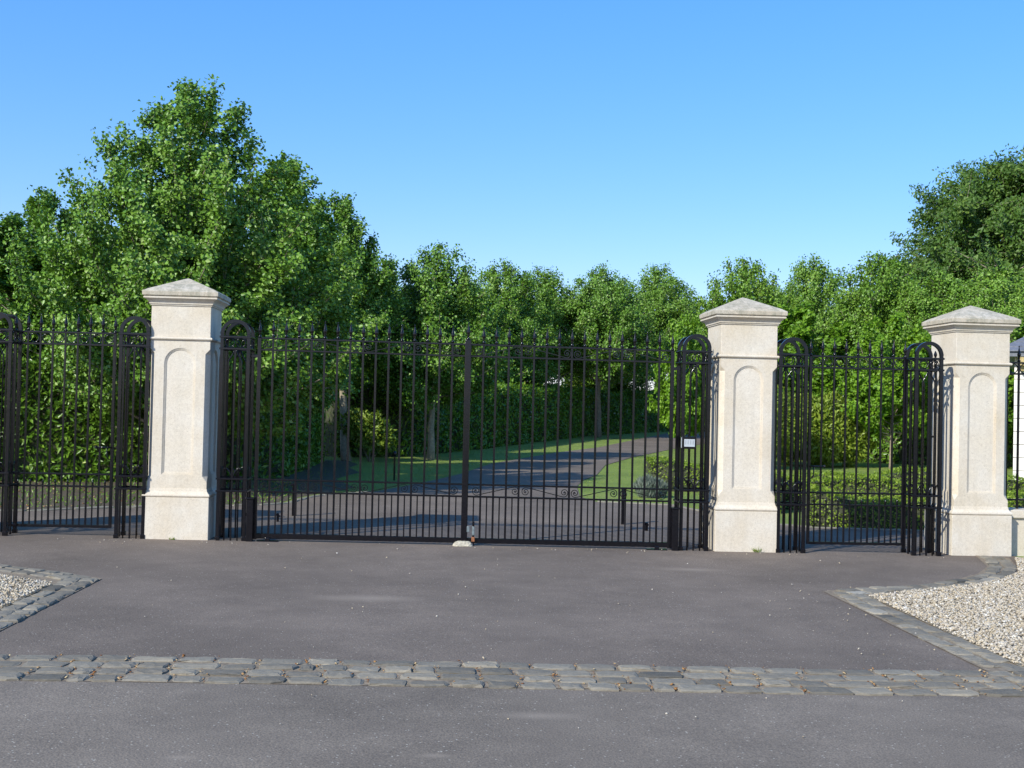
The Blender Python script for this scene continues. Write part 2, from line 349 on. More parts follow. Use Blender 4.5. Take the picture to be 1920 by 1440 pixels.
# a few escaped stones on the asphalt
n_ = 130; P = np.stack([rng.uniform(-1, 10, n_), rng.uniform(-9.8, -.6, n_)], 1)
P2 = np.stack([rng.uniform(6.2, 7.1, 26), rng.uniform(-6.8, -3.6, 26)], 1)
P3 = np.stack([rng.uniform(-1.5, 9.6, 70), rng.uniform(-.8, -.45, 70)], 1)
pebbles('stray_pebbles', np.concatenate([P, P2, P3]), (.004, .012), 'pale stray pebbles scattered over the asphalt forecourt', PEB, zoff=.004)

# setts
def stone(mb, cx, cy, L, W, H, ang, base=0.0, lr=None):
    lr = rng.random() if lr is None else lr
    hx, hy = L/2, W/2; V = []
    for z, ins in ((-.04, 0), (H*.45, 0), (H*.85, .010), (H, .026)):
        for sx, sy in ((-1, -1), (-.3, -1.04), (.35, -1.04), (1, -1), (1.03, 0), (1, 1), (.3, 1.04), (-.35, 1.04), (-1, 1), (-1.03, 0)):
            V.append([sx*(hx-ins)*(.93 if abs(sx) == 1 and abs(sy) == 1 else 1)+rng.normal(0, .0055), sy*(hy-ins)*(.95 if abs(sx) == 1 and abs(sy) == 1 else 1)+rng.normal(0, .0045), z+(rng.normal(0, .0022) if z > 0 else 0)])
    c, s = math.cos(ang), math.sin(ang); tx, ty = rng.normal(0, .012), rng.normal(0, .012); g = gz(cx, cy)
    V = [(cx+x*c-y*s, cy+x*s+y*c, g+base+z+x*tx+y*ty) for x, y, z in V]
    Fs = []
    for i in range(3):
        for j in range(10): Fs.append((i*10+j, i*10+(j+1) % 10, (i+1)*10+(j+1) % 10, (i+1)*10+j))
    V.append(tuple(np.mean(np.array(V[30:40]), axis=0)+np.array([0, 0, .003])))
    for j in range(10): Fs.append((30+j, 30+(j+1) % 10, 40))
    mb.add(V, Fs, lr)
joints = []
mb = MB()
y0s = [-7.26, -7.445, -7.63, -7.815]
for r_i, y0 in enumerate(y0s):
    x = -9+rng.uniform(0, .2)
    while x < 15:
        L = rng.uniform(.17, .29) if rng.random() > .08 else rng.uniform(.10, .15)
        g = rng.uniform(.010, .028); W = .157*rng.uniform(.86, 1.0)
        cy = y0-.09+.03*math.sin(x*.9)+rng.normal(0, .006)
        stone(mb, x+L/2, cy, L, W, .014+rng.uniform(-.005, .006), rng.normal(0, .035), 0, float(np.clip(rng.normal(.42, .2), 0, .95)) if rng.random() > .05 else .85)
        joints.append((x+L+g/2, cy)); x += L+g
o = mb.obj('cobble_strip', SETT, smooth=False); tag(o, None, None, None, 'structure')
sheet('joint_mortar', [(-60, -7.955), (60, -7.955), (60, -7.29), (-60, -7.29)], .003, MORTAR)
def border(poly, ncourse=2, W=.145, H=.019, seed=0, name='sett_border'):
    mb = MB(); P = [Vector((x, y, 0)) for x, y in poly]
    seg = [(P[i], P[i+1]) for i in range(len(P)-1)]; tot = sum((b-a).length for a, b in seg)
    def at(s):
        for a, b in seg:
            L = (b-a).length
            if s <= L or (a, b) == seg[-1]:
                t = (b-a)/L; return a+t*s, t
            s -= L
    for k in range(ncourse):
        s = 0.02+rng.uniform(0, .1)
        while s < tot-.08:
            L = rng.uniform(.17, .30); p, t = at(s+L/2); nn = Vector((-t.y, t.x, 0))
            q = p+nn*(W+.012)*(k+.5)+nn*rng.normal(0, .006)
            stone(mb, q.x, q.y, L, W*rng.uniform(.9, 1.02), H+rng.uniform(-.007, .008), math.atan2(t.y, t.x)+rng.normal(0, .04), 0, float(np.clip(rng.normal(.5, .22), 0, 1)))
            s += L+rng.uniform(.012, .03)
    o = mb.obj(name, SETT); tag(o, None, None, None, 'structure'); return o
# right bed: asphalt-side edge lines, the courses lie to the left of the direction of travel
RB1 = [(7.01, -7.22), (7.01, -5.8), (7.02, -4.6), (7.05, -3.72)]
border(RB1[::-1], 2)
border([(7.16, -3.60), (7.56, -3.37), (8.1, -3.15), (8.84, -2.62), (9.36, -2.05), (9.72, -1.4), (9.97, -.71), (10.06, -.30)][::-1], 2)
border([(.06, -7.22), (.07, -5.7), (.07, -4.7), (.05, -3.86)], 2)
border([(-.02, -3.73), (-.45, -3.42), (-.81, -3.2), (-1.12, -3.02), (-1.9, -2.3), (-3, -1.5)], 2)
for nm_, pl in (('joint_mortar', [(7.0, -7.27), (7.34, -7.27), (7.34, -3.9), (9.3, -2.75), (10.1, -1.3), (10.42, -.45), (10.06, -.28), (9.7, -1.4), (9.3, -2.05), (8.8, -2.6), (8.1, -3.15), (7.5, -3.4), (7.0, -3.65)]),
                ('joint_mortar', [(.07, -7.27), (-.25, -7.27), (-.25, -4.2), (-.9, -3.75), (-1.4, -3.4), (-3.2, -1.9), (-3.1, -1.5), (-1.9, -2.25), (-1.1, -3.0), (-.4, -3.4), (.06, -3.78)])):
    sheet(nm_, pl, .006, MORTAR)
# litter in the joints
J = np.array(joints); J = J[(J[:, 0] > -.8) & (J[:, 0] < 7.4)]; idx = rng.integers(0, len(J), 520)
wt = rng.random(520) < .75
Pj = np.stack([J[idx, 0]+rng.normal(0, .012, 520), J[idx, 1]+np.where(wt, rng.uniform(-.08, .08, 520), .09+rng.normal(0, .006, 520)), gza(J[idx, 0], J[idx, 1])+rng.uniform(.008, .02, 520)], 1)
o = pebbles('leaf_litter', Pj, (.004, .013), 'rusty dry leaf litter caught between the cobbles', LITTER, .4); o['category'] = 'leaf litter'

# pale stone edging of the drive behind the gates
def edging(line, name='stone_edging'):
    mb = MB()
    for (x0, y0), (x1, y1) in zip(line[:-1], line[1:]):
        d = math.hypot(x1-x0, y1-y0); k = max(1, int(d/.45)); a = math.atan2(y1-y0, x1-x0)
        for i in range(k):
            t = (i+.5)/k; stone(mb, x0+(x1-x0)*t, y0+(y1-y0)*t, d/k-.02, .11, .02+rng.uniform(-.008, .008), a+rng.normal(0, .02), 0, rng.uniform(.86, 1))
    o = mb.obj(name, m_edge); tag(o, None, None, None, 'structure')
m_edge = m_attr('pale_edging_stone', [(0, (.13, .125, .09)), (1, (.24, .22, .17))], .85, 20, .5, .006)
edging([(-6, 2.62)]+DRIVE_L[:8]); edging(DRIVE_R[-6:])

# ------------------------------------------------------------------ granite pillars
def zlist_x(z):      # half width of the flat of a shaft face at height z (chamfer stops)
    if z < .70: return .36
    if z < .77: return .36-.055*(z-.70)/.07
    if z < 2.27: return .305
    if z < 2.33: return .305+.055*(z-2.27)/.06
    return .36
def shaft_mb():
    mb = MB(); pnl = MB(); Z0, Z1 = .62, 2.435; aw, zb, zs = .19, .79, 2.15
    keys = [.62, .70, .77, 2.27, 2.33, 2.435]
    pairs = []   # (inner point (x,z), outer (x,z))
    # left side going up from bottom centre
    for t in (0, .5, 1): pairs.append(((-aw*t, zb), (-.36*t, Z0)))
    for z in (.70, .77): pairs.append(((-aw, zb), (-zlist_x(z), z)))
    for i in range(1, 7):
        z = zb+(zs-zb)*i/6; pairs.append(((-aw, z), (-.305, max(z, .78))))
    oz = [2.19, 2.23, 2.27, 2.33, 2.385, 2.435]
    for i, z in enumerate(oz):
        th = PI-(i+1)*PI/4/6; pairs.append(((aw*math.cos(th), zs+aw*math.sin(th)), (-zlist_x(z), z)))
    for i in range(1, 7):
        th = PI*.75-i*PI/4/6; pairs.append(((aw*math.cos(th), zs+aw*math.sin(th)), (-.36+.36*i/6, Z1)))
    pairs += [((-a[0], a[1]), (-b[0], b[1])) for a, b in pairs[-2:0:-1]]
    n = len(pairs)
    levels = [(0, 0), (0, .007), (.011, .007), (.011, .013), (.022, .013), (.022, .021)]
    def inset(p, d):
        x, z = p
        if z > zs:
            r = math.hypot(x, z-zs); k = (r-d)/r; return (x*k, zs+(z-zs)*k)
        return (math.copysign(max(0, abs(x)-d), x) if abs(x) > aw-1e-6 else x*(aw-d)/aw, z+(d if z <= zb+1e-6 else 0))
    for q in range(4):
        c, s = math.cos(q*PI/2), math.sin(q*PI/2)
        T = lambda x, y, z: (x*c-y*s, x*s+y*c, z)
        V = [T(b[0], -.36, b[1]) for a, b in pairs]; base = n
        for d, dep in levels: V += [T(*(lambda e: (e[0], -.36+dep, e[1]))(inset(a, d))) for a, b in pairs]
        Fs = []
        for L in range(len(levels)):
            A0, B0 = (0, n) if L == 0 else (n*L, n*(L+1))
            for i in range(n):
                j = (i+1) % n
                f = [A0+i, A0+j, B0+j, B0+i]
                co = [tuple(round(t, 5) for t in V[k]) for k in f]; g = []
                for k, cc in zip(f, co):
                    if cc not in [x[1] for x in g]: g.append((k, cc))
                if len(g) >= 3: Fs.append(tuple(x[0] for x in g))
        # panel field
        last = n*len(levels); seen = []; ring = []
        for i in range(n):
            cc = tuple(round(t, 5) for t in V[last+i])
            if cc not in seen: seen.append(cc); ring.append(last+i)
        pnl.add([V[k] for k in ring], [tuple(range(len(ring)))]); mb.add(V, Fs)
        # chamfer at the right-hand corner of this face
        CV = []
        for z in keys:
            h = zlist_x(z); CV += [T(h, -.36, z), T(.36, -h, z)]
        mb.add(CV, [(2*i, 2*i+1, 2*i+3, 2*i+2) for i in range(len(keys)-1)])
    mb.add([(-.36, -.36, Z0), (.36, -.36, Z0), (.36, .36, Z0), (-.36, .36, Z0), (-.36, -.36, Z1), (.36, -.36, Z1), (.36, .36, Z1), (-.36, .36, Z1)], [(3, 2, 1, 0), (4, 5, 6, 7)])
    return mb, pnl
def bevel_obj(o, w=.006, seg=2, ang=R(30)):
    bm = bmesh.new(); bm.from_mesh(o.data); bmesh.ops.remove_doubles(bm, verts=bm.verts[:], dist=1e-5)
    bmesh.ops.recalc_face_normals(bm, faces=bm.faces[:])
    es = [e for e in bm.edges if len(e.link_faces) == 2 and e.calc_face_angle(0) > ang]
    if w > 0: bmesh.ops.bevel(bm, geom=es, offset=w, segments=seg, affect='EDGES', profile=.6)
    bm.to_mesh(o.data); bm.free(); return o
pil = thing('gate_pillar', 'cream granite pillar left of the big double gate, the only one showing its dark right side', 'gate pillar', (0, 0, 0), 0, 'granite pillars of the gateway')
o = MB().lathe([(.402, -.1), (.400, .508), (.396, .512)], sq=True).obj('plinth', STONE, pil); bevel_obj(o, .006)
o = MB().lathe([(.392, .512), (.404, .522), (.408, .535), (.402, .552), (.385, .566), (.372, .585), (.364, .62)], sq=True).obj('base_moulding', STONE, pil); bevel_obj(o, .002, 1)
sm_, pn_ = shaft_mb(); sh = sm_.obj('shaft', STONE, pil); bevel_obj(sh, 0); pn_.obj('arched_panel', PANELST, pil)
o = MB().lathe([(.364, 2.435), (.380, 2.440), (.388, 2.452), (.386, 2.466), (.374, 2.474)], sq=True).obj('string_course', STONE, pil); bevel_obj(o, .002, 1)
o = MB().lathe([(.360, 2.474), (.360, 2.858)], sq=True).obj('frieze_block', STONE, pil); bevel_obj(o, .005)
o = MB().lathe([(.372, 2.858), (.374, 2.874), (.384, 2.876), (.386, 2.890), (.390, 2.900), (.402, 2.916), (.420, 2.930), (.430, 2.937), (.430, 2.941), (.444, 2.943), (.445, 2.958), (.438, 2.962)], sq=True).obj('cornice', STONE, pil); bevel_obj(o, 0)
o = MB().lathe([(.440, 2.962), (.440, 2.974), (.457, 2.976), (.459, 3.026), (.40, 3.062), (.05, 3.215), (.004, 3.232)], sq=True).obj('cap_stone', CAPST, pil); bevel_obj(o, .005)
dup(pil, (7.059, -.003, -.046), .016, 'cream granite pillar between the big double gate and the narrow gate, in the middle')
dup(pil, (10.127, .128, -.057), .045, 'cream granite pillar at the right with cobbled kerb at its foot, rightmost of the three')

dup(pil, (-3.07, .06, .02), -.01, 'cream granite pillar beyond the left edge, known by its shadow on the drive')

# ------------------------------------------------------------------ iron gate piers (boxes with hoop tops)
SP = [(.010, 0), (.021, .006), (.021, .022), (.011, .032), (.011, .046), (.018, .056), (.013, .066), (.020, .078), (.024, .096), (.019, .125), (.011, .158), (.006, .186), (.004, .196), (.008, .202), (.008, .210), (.002, .216)]
def spear(parent, loc, s=1): return MB().lathe([(r, z*s) for r, z in SP], 10).obj('spearhead', IRON, parent, True, loc)
ZT, ZT2, ZL, ZL2 = 2.495, 2.350, .755, .605
def make_pier(side):
    t = thing('iron_pier', 'x', 'gate pier', (0, 0, 0), 0, 'black iron hoop-topped piers of the gateway')
    hx, hy = .182, .19; px_, py_ = hx-.021, hy-.021
    for sx in (-1, 1):
        for sy in (-1, 1):
            MB().box(sx*px_-.021, sx*px_+.021, sy*py_-.021, sy*py_+.021, -.05, 2.53, .004).box(sx*px_-.028, sx*px_+.028, sy*py_-.028, sy*py_+.028, -.02, .05, .004).obj('post', IRON, t)
    for sy in (-1, 1):
        P = [(px_*math.cos(a), sy*py_, 2.53+px_*math.sin(a)) for a in np.linspace(0, PI, 25)]
        MB().tube(P, 1.0, flat=(.042, .042)).obj('hoop', IRON, t)
    for z in (ZT, ZT2, ZL, ZL2):
        mb = MB(); e = .012
        for sy in (-1, 1): mb.box(-hx-e, hx+e, sy*(hy-.008)-.014, sy*(hy-.008)+.014, z-.012, z+.012, .003)
        for sx in (-1, 1): mb.box(sx*(hx-.006)-.014, sx*(hx-.006)+.014, -hy+.006, hy-.006, z-.0105, z+.0105, .003)
        mb.obj('rail', IRON, t)
    for sy in (-1, 1):
        for x in (-.067, .067): MB().ring((x, sy*.172, (ZT+ZT2)/2), .054, .006).obj('ring', IRON, t, True)
    for sx in (-1, 1):
        for y in (-.067, .067): MB().ring((sx*.165, y, (ZT+ZT2)/2), .054, .006, axis='x').obj('ring', IRON, t, True)
    def panel_bar(f):
        # centre bar and two bars whose tops sweep in to the middle
        MB().box(*f(-.010, .010), -.02, ZT2-.012, .002).obj('bar', IRON, t)
    for sy in (-1, 1):
        y = sy*.172
        MB().box(-.010, .010, y-.010, y+.010, -.02, ZT2-.010, .002).obj('bar', IRON, t)
        for s in (-1, 1):
            P = [(s*.080, y, -.02), (s*.080, y, 2.16), (s*.079, y, 2.19), (s*.070, y, 2.22), (s*.05, y, 2.25), (s*.03, y, 2.28), (s*.018, y, 2.31), (s*.014, y, ZT2-.012)]
            MB().tube(P, .0095, 6).obj('bar', IRON, t, True)
            P = [(s*.012, y, ZL+.012), (s*.016, y, ZL+.05), (s*.035, y, ZL+.09), (s*.062, y, ZL+.125), (s*.085, y, ZL+.135), (s*.098, y, ZL+.12), (s*.096, y, ZL+.10)]
            MB().tube(P, [.009, .009, .008, .008, .007, .009, .007], 6).obj('leaf_scroll', IRON, t, True)
    for sx in (-1, 1):
        x = sx*.166
        MB().box(x-.010, x+.010, -.010, .010, -.02, ZT2-.010, .002).obj('bar', IRON, t)
        for s in (-1, 1):
            P = [(x, s*.012, ZL+.012), (x, s*.016, ZL+.05), (x, s*.035, ZL+.09), (x, s*.062, ZL+.125), (x, s*.085, ZL+.135), (x, s*.096, ZL+.11)]
            MB().tube(P, [.009, .009, .008, .008, .008, .007], 6).obj('leaf_scroll', IRON, t, True)
    # profiled strap that follows the pillar beside it
    s = side
    P = [(s*.205, .19, -.02), (s*.205, .19, .49), (s*.212, .19, .58), (s*.232, .19, .64), (s*.238, .19, .72), (s*.247, .19, .78), (s*.247, .19, 2.24), (s*.238, .19, 2.30), (s*.232, .19, 2.36), (s*.232, .19, 2.50), (s*.232, .19, 2.53)]
    mb = MB().tube(P, 1.0, flat=(.016, .04))
    for z in (ZT, ZT2, 1.5, ZL, ZL2): mb.box(min(s*.19, s*.235), max(s*.19, s*.235), .175, .205, z-.012, z+.012)
    mb.lathe([(.008, 0), (.020, .015), (.024, .035), (.016, .06), (.004, .085)], 8, (s*.232, .19, 2.53)); mb.obj('wall_strap', IRON, t, False)
    return t
YP = -.215
pr = make_pier(1); pl_ = make_pier(-1)     # strap towards +x / -x
def put(t, x, label, first=False):
    loc = (x, YP, gz(x, YP)); 
    if first: t.location = loc; t['label'] = label; return t
    return dup(t, loc, None, label)
put(pl_, .672, 'iron hoop-topped pier between the left granite pillar and the big double gate', True)
put(pr, 6.395, 'iron hoop-topped pier carrying the small silver entry panel', True)
put(pr, -.545, 'iron hoop-topped pier just left of the left granite pillar')
put(pl_, -2.190, 'iron hoop-topped pier cut off by the left edge of the photo')
put(pl_, 7.628, 'iron hoop-topped pier just right of the middle granite pillar')
put(pr, 9.372, 'iron hoop-topped pier touching the rightmost granite pillar')

# ------------------------------------------------------------------ gate leaves
def spiral(cx, cz, r0, a0, turns, sgn, y, n=26, rmin=.012):
    return [(cx+(r0+(rmin-r0)*(i/n))*math.cos(a0+sgn*2*PI*turns*i/n), y, cz+(r0+(rmin-r0)*(i/n))*math.sin(a0+sgn*2*PI*turns*i/n)) for i in range(n+1)]
def sscroll(x0, x1, z0, z1, up, name, parent):
    """long S: curl at x0 hangs from the top, curl at x1 sits at the bottom (or mirrored in z)"""
    h = z1-z0; r = .054; xa, xb = x0+r+.014, x1-r-.014
    ca, cb = (xa, z1-r-.012), (xb, z0+r+.012)
    A = spiral(ca[0], ca[1], r, -PI/2+.35, 1.6, -1, 0)[::-1]       # ends at lower right going right-up
    B = spiral(cb[0], cb[1], r, PI/2+.35, 1.6, -1, 0)
    P = A+B
    if not up: P = [(x, y, z0+z1-z) for x, y, z in P]
    mb = MB().tube(P, 1.0, flat=(.009, .016))
    for c in (ca, cb):
        z = c[1] if up else z0+z1-c[1]
        mb.lathe([(.002, -.008), (.012, -.004), (.012, .004), (.002, .008)], 8, (c[0], 0, z))
    return mb.obj(name, IRON, parent, False)
def drive_leaf(name, label, x_hinge, sgn):
    t = thing(name, label, 'gate', (x_hinge, -.33, gz(x_hinge, 0)), 0, 'leaves of the double drive gate')
    W = 2.566; tilt = (gz(x_hinge+sgn*W, 0)-gz(x_hinge, 0))/W
    def X(d): return sgn*d
    def Zs(d): return tilt*d
    def rail(z, h, dep):
        mb = MB(); V = []
        for d in (.018, W-.012):
            for y in (-dep/2, dep/2):
                for zz in (z-h/2, z+h/2): V.append((X(d), y, zz+Zs(d)))
        mb.add(V, [(0, 1, 3, 2), (4, 6, 7, 5), (0, 4, 5, 1), (2, 3, 7, 6), (1, 5, 7, 3), (0, 2, 6, 4)]); bevel_obj(mb.obj('rail', IRON, t), .003, 1)
    for z, h, d_ in ((ZT, .022, .038), (ZT2, .022, .038), (ZL, .022, .038), (ZL2, .022, .038), (.060, .062, .040)): rail(z, h, d_)
    st = MB().box(-.022, .022, -.022, .022, .02, ZT+.002, .004).obj('stile', IRON, t); spear(st, (0, 0, ZT))
    d = W-.018
    st = MB().box(-.017, .017, -.024, .024, .03, ZT+.02, .004).obj('stile', IRON, t, loc=(X(d), 0, Zs(d)))
    bar0 = None; n = 15
    for k in range(n):
        d = .165+.158*k
        if bar0 is None:
            bar0 = MB().box(-.0125, .0125, -.0125, .0125, .09, ZT, .002).obj('bar', IRON, t, loc=(X(d), 0, Zs(d))); s0 = spear(bar0, (0, 0, ZT+.011))
        else:
            b = inst(bar0, t, (X(d), 0, Zs(d))); inst(s0, b, (0, 0, ZT+.011))
    dog = None
    for k in range(n+1):
        d = .086+.158*k
        if k == n: d = W-.105
        if dog is None: dog = MB().box(-.0085, .0085, -.0085, .0085, .09, ZL2-.01, .002).obj('dog_bar', IRON, t, loc=(X(d), 0, Zs(d)))
        else: inst(dog, t, (X(d), 0, Zs(d)))
    for (z0, z1) in ((ZT2+.011, ZT-.011), (ZL2+.011, ZL-.011)):
        for k in range(4):
            a = .030+k*.6175; b = a+.6175; dz = Zs((a+b)/2)
            up = (k % 2 == 0)
            x0, x1 = (X(a), X(b)) if sgn > 0 else (X(b), X(a))
            upp = up if sgn > 0 else not up
            o = sscroll(x0, x1, z0, z1, upp, 'scroll', t); o.location.z = dz
    for z in (2.27, .32):
        MB().box(min(0, -sgn*.10), max(0, -sgn*.10), -.016, .016, z-.018, z+.018, .003).lathe([(.022, -.03), (.022, .03)], 10, (0, 0, z)).obj('hinge', IRON, t)
    return t, X, W
gL, XL, WL = drive_leaf('drive_gate_leaf', 'left leaf of the big black double gate, tall spear-topped bars with scrolls', .957, 1)
gR, XR, WR = drive_leaf('drive_gate_leaf', 'right leaf of the big black double gate, beside the silver entry panel', 6.098, -1)
# cover strip with finial over the meeting stiles belongs to the left leaf
cs = MB().box(-.036, .036, -.043, -.026, .045, ZT+.055, .004).box(-.028, .028, -.03, .02, ZT+.03, ZT+.055, .004).obj('cover_strip', IRON, gL, loc=(XL(WL+.004), 0, gz(3.5, 0)-gz(.957, 0)))
spear(cs, (0, 0, ZT+.05), 1.05)
# drop bolt behind the centre
db = thing('drop_bolt', 'small galvanised drop bolt bracket with rusty foot low beside the gate centre', 'gate bolt', (3.60, -.34, gz(3.6, 0)))
MB().box(-.040, -.008, -.05, -.038, .17, .24, .002).box(.027, .055, -.055, -.038, .13, .24, .004).obj('bracket', GALV, db)
MB().box(.020, .06, -.055, -.03, .05, .11, .006).obj('foot', RUST, db); MB().tube([(.045, -.045, .0), (.045, -.045, .30)], .008, 8).obj('rod', IRON, db)
# stop stone
def lump(name, label, cat, loc, sx, sy, sz, m, seed=0):
    rg = np.random.default_rng(seed); bm = bmesh.new(); bmesh.ops.create_icosphere(bm, subdivisions=4, radius=1)
    for v in bm.verts:
        c = v.co; p = 4.0; k = (abs(c.x)**p+abs(c.y)**p+abs(c.z)**p)**(-1/p)
        q = c*k; top = max(0, q.z); q.x *= 1-.22*top; q.y *= 1-.3*top
        v.co = Vector((q.x*sx, q.y*sy, q.z*sz))+Vector(rg.normal(0, .0022, 3))
    me = bpy.data.meshes.new(name); bm.to_mesh(me); bm.free(); me.materials.append(m)
    o = bpy.data.objects.new(name, me); sc.collection.objects.link(o); o.location = loc; return tag(o, label, cat)
lump('stop_stone', 'rough pale stone block set in the asphalt under the gate centre', 'stop stone', (3.515, -.40, gz(3.5, 0)+.006), .125, .075, .052, CONC)

# narrow side gates
def side_gate(x0, x1, label, latch_left, rev=False):
    W = x1-x0; n = 8; sp = W/n
    t = thing('side_gate', label, 'gate', (x0, -.20, gz((x0+x1)/2, 0)), 0, 'narrow gates beside the double gate')
    for z, h in ((ZT, .022), (ZT2, .022), (ZL, .022), (ZL2, .022), (.115, .034)):
        MB().box(.016, W-.016, -.018, .018, z-h/2, z+h/2, .003).obj('rail', IRON, t)
    for d in (0, W):
        s = MB().box(-.018, .018, -.018, .018, .10, ZT, .003).obj('stile', IRON, t, loc=(d, 0, 0)); s_ = spear(s, (0, 0, ZT))
    bar0 = None
    for k in range(1, n):
        if bar0 is None:
            bar0 = MB().box(-.011, .011, -.011, .011, .12, ZT, .002).obj('bar', IRON, t, loc=(k*sp, 0, 0)); s0 = spear(bar0, (0, 0, ZT+.011))
        else: b = inst(bar0, t, (k*sp, 0, 0)); inst(s0, b, (0, 0, ZT+.011))
    r0 = d0 = None
    for k in range(n):
        x = (k+.5)*sp
        if r0 is None:
            r0 = MB().ring((0, 0, 0), .054, .0065).obj('ring', IRON, t, True, (x, 0, (ZT+ZT2)/2))
            d0 = MB().box(-.008, .008, -.008, .008, .12, ZL2, .002).obj('dog_bar', IRON, t, loc=(x, 0, 0))
            f0 = MB().lathe([(.006, 0), (.014, .006), (.008, .018), (.016, .034), (.010, .055), (.002, .082)], 8).obj('finial', IRON, d0, True, (0, 0, ZL2+.008))
        else:
            inst(r0, t, (x, 0, (ZT+ZT2)/2)); d = inst(d0, t, (x, 0, 0)); inst(f0, d, (0, 0, ZL2+.008))
    x = .0 if latch_left else W; s = 1 if latch_left else -1
    mb = MB().tube([(x, -.03, 1.09), (x+s*.19, -.03, 1.09)], .010, 8)
    mb.tube([(x+s*.05, -.03, 1.09), (x+s*.05, -.05, 1.06), (x+s*.045, -.05, .97), (x+s*.02, -.05, .94)], .008, 6)
    mb.lathe([(.003, -.02), (.017, -.01), (.017, .01), (.003, .02)], 8, (x+s*.19, -.03, 1.09))
    mb.obj('latch', IRON, t, True)
    return t
side_gate(-2.033, -.830, 'narrow black iron gate with ring frieze left of the left granite pillar', False)
side_gate(7.905, 9.135, 'narrow black iron gate with ring frieze between the middle and right granite pillars', True)

# hinge housings
for x, lab in ((.905, 'squat black hinge housing at the foot of the double gate, left end'), (6.155, 'squat black hinge housing at the foot of the double gate, right end')):
    t = thing('hinge_housing', lab, 'hinge housing', (x, -.405, gz(x, 0)), 0, 'hinge housings of the double gate')
    MB().box(-.040, .040, -.045, .045, -.01, .515, .005).obj('body', IRON, t)
    MB().box(-.050, .050, -.055, .055, .515, .535, .004).obj('lid', IRON, t)
for x, s in ((1.12, 1), (5.93, -1)):
    t = thing('floor_pivot', 'low steel pivot plate on the asphalt under the %s end of the double gate' % ('left' if s > 0 else 'right'), 'pivot plate', (x, -.38, gz(x, 0)))
    MB().box(-.13, .13, -.05, .04, -.005, .012, .003).obj('plate', IRON, t); MB().box(-.025, .03, -.04, .0, .010, .045, .004).obj('stop', IRON, t)

# entry panel
t = thing('entry_panel', 'small silver entry keypad in a black box fixed to the iron pier', 'entry keypad', (6.30, -.46, 1.235), R(-6)); t.scale = (.88, 1, .88)
MB().box(-.102, .102, -.045, .045, 0, .172, .008).obj('housing', IRON, t)
MB().box(-.070, .078, -.052, -.0448, .032, .138, .002).obj('face_plate', FACE, t)
MB().box(-.1075, -.1018, -.034, .030, .012, .160, .002).obj('side_plate', FACE, t)
s0 = MB().box(-.008, .008, -.0545, -.0519, .068, .122).obj('slot', SLOT, t, loc=(-.052, 0, 0))
for k in (1, 2, 3): inst(s0, t, (-.052+.035*k, 0, 0))
MB().box(-.03, .03, .045, .075, .06, .11).obj('mount', IRON, t)

# small posts behind the gate
for x, y, h, lab in ((6.01, 2.91, .53, 'short black square post on the drive behind the right gate leaf'), (1.03, 3.07, .45, 'short black square post on the drive behind the left gate leaf')):
    t = thing('stop_post', lab, 'bollard', (x, y, gz(x, y)), 0, 'gate stop posts on the drive')
    MB().box(-.034, .034, -.034, .034, -.02, h, .004).obj('post', IRON, t); MB().box(-.048, .040, -.040, .040, h, h+.03, .004).obj('cap', IRON, t)
for x, y, lab in ((6.21, 2.01, 'small black ground lug on the drive near the right stop post'), (.91, 2.11, 'small black ground lug on the drive near the left stop post')):
    t = thing('ground_lug', lab, 'ground lug', (x, y, gz(x, y)), .3)
    MB().box(-.015, .015, -.03, .03, -.01, .12, .004).obj('upright', IRON, t); MB().tube([(-.03, 0, .10), (.035, 0, .08)], .014, 8).obj('bolt', IRON, t)
t = thing('garden_light', 'thin black stake light standing on the lawn edge behind the left leaf', 'garden light', (2.17, 12.37, gz(2.17, 12.37)-.03))
MB().tube([(0, 0, 0), (0, 0, .58)], .022, 8).obj('stake', IRON, t); MB().lathe([(.02, .56), (.04, .58), (.045, .66), (.02, .69)], 10).obj('head', IRON, t, True)

# ------------------------------------------------------------------ low wall with railing, right of the right pillar
t = thing('low_wall', 'low cream stone wall with coping running right from the rightmost pillar', 'wall', (10.5, 0, -.06))
MB().box(.02, 4.5, -.10, .30, -.05, .475, .004).obj('wall_body', STONE, t); MB().box(.0, 4.52, -.14, .34, .475, .580, .012).obj('coping', STONE, t)
t = thing('wall_railing', 'black spear-topped railing standing on the low wall at the right edge', 'railing', (10.5, .10, -.06))
for z in (ZT, ZT2, .70): MB().box(-.03, 4.4, -.016, .016, z-.012, z+.012, .003).obj('rail', IRON, t)
b0 = None
for k in range(28):
    x = .125+k*.155
    if b0 is None:
        b0 = MB().box(-.0125, .0125, -.0125, .0125, .575, ZT, .002).obj('bar', IRON, t, loc=(x, 0, 0)); s0 = spear(b0, (0, 0, ZT+.011))
        r0 = MB().ring((0, 0, 0), .060, .0065).obj('ring', IRON, t, True, (x+.0775, 0, (ZT+ZT2)/2))
    else:
        b = inst(b0, t, (x, 0, 0)); inst(s0, b, (0, 0, ZT+.011)); inst(r0, t, (x+.0775, 0, (ZT+ZT2)/2))

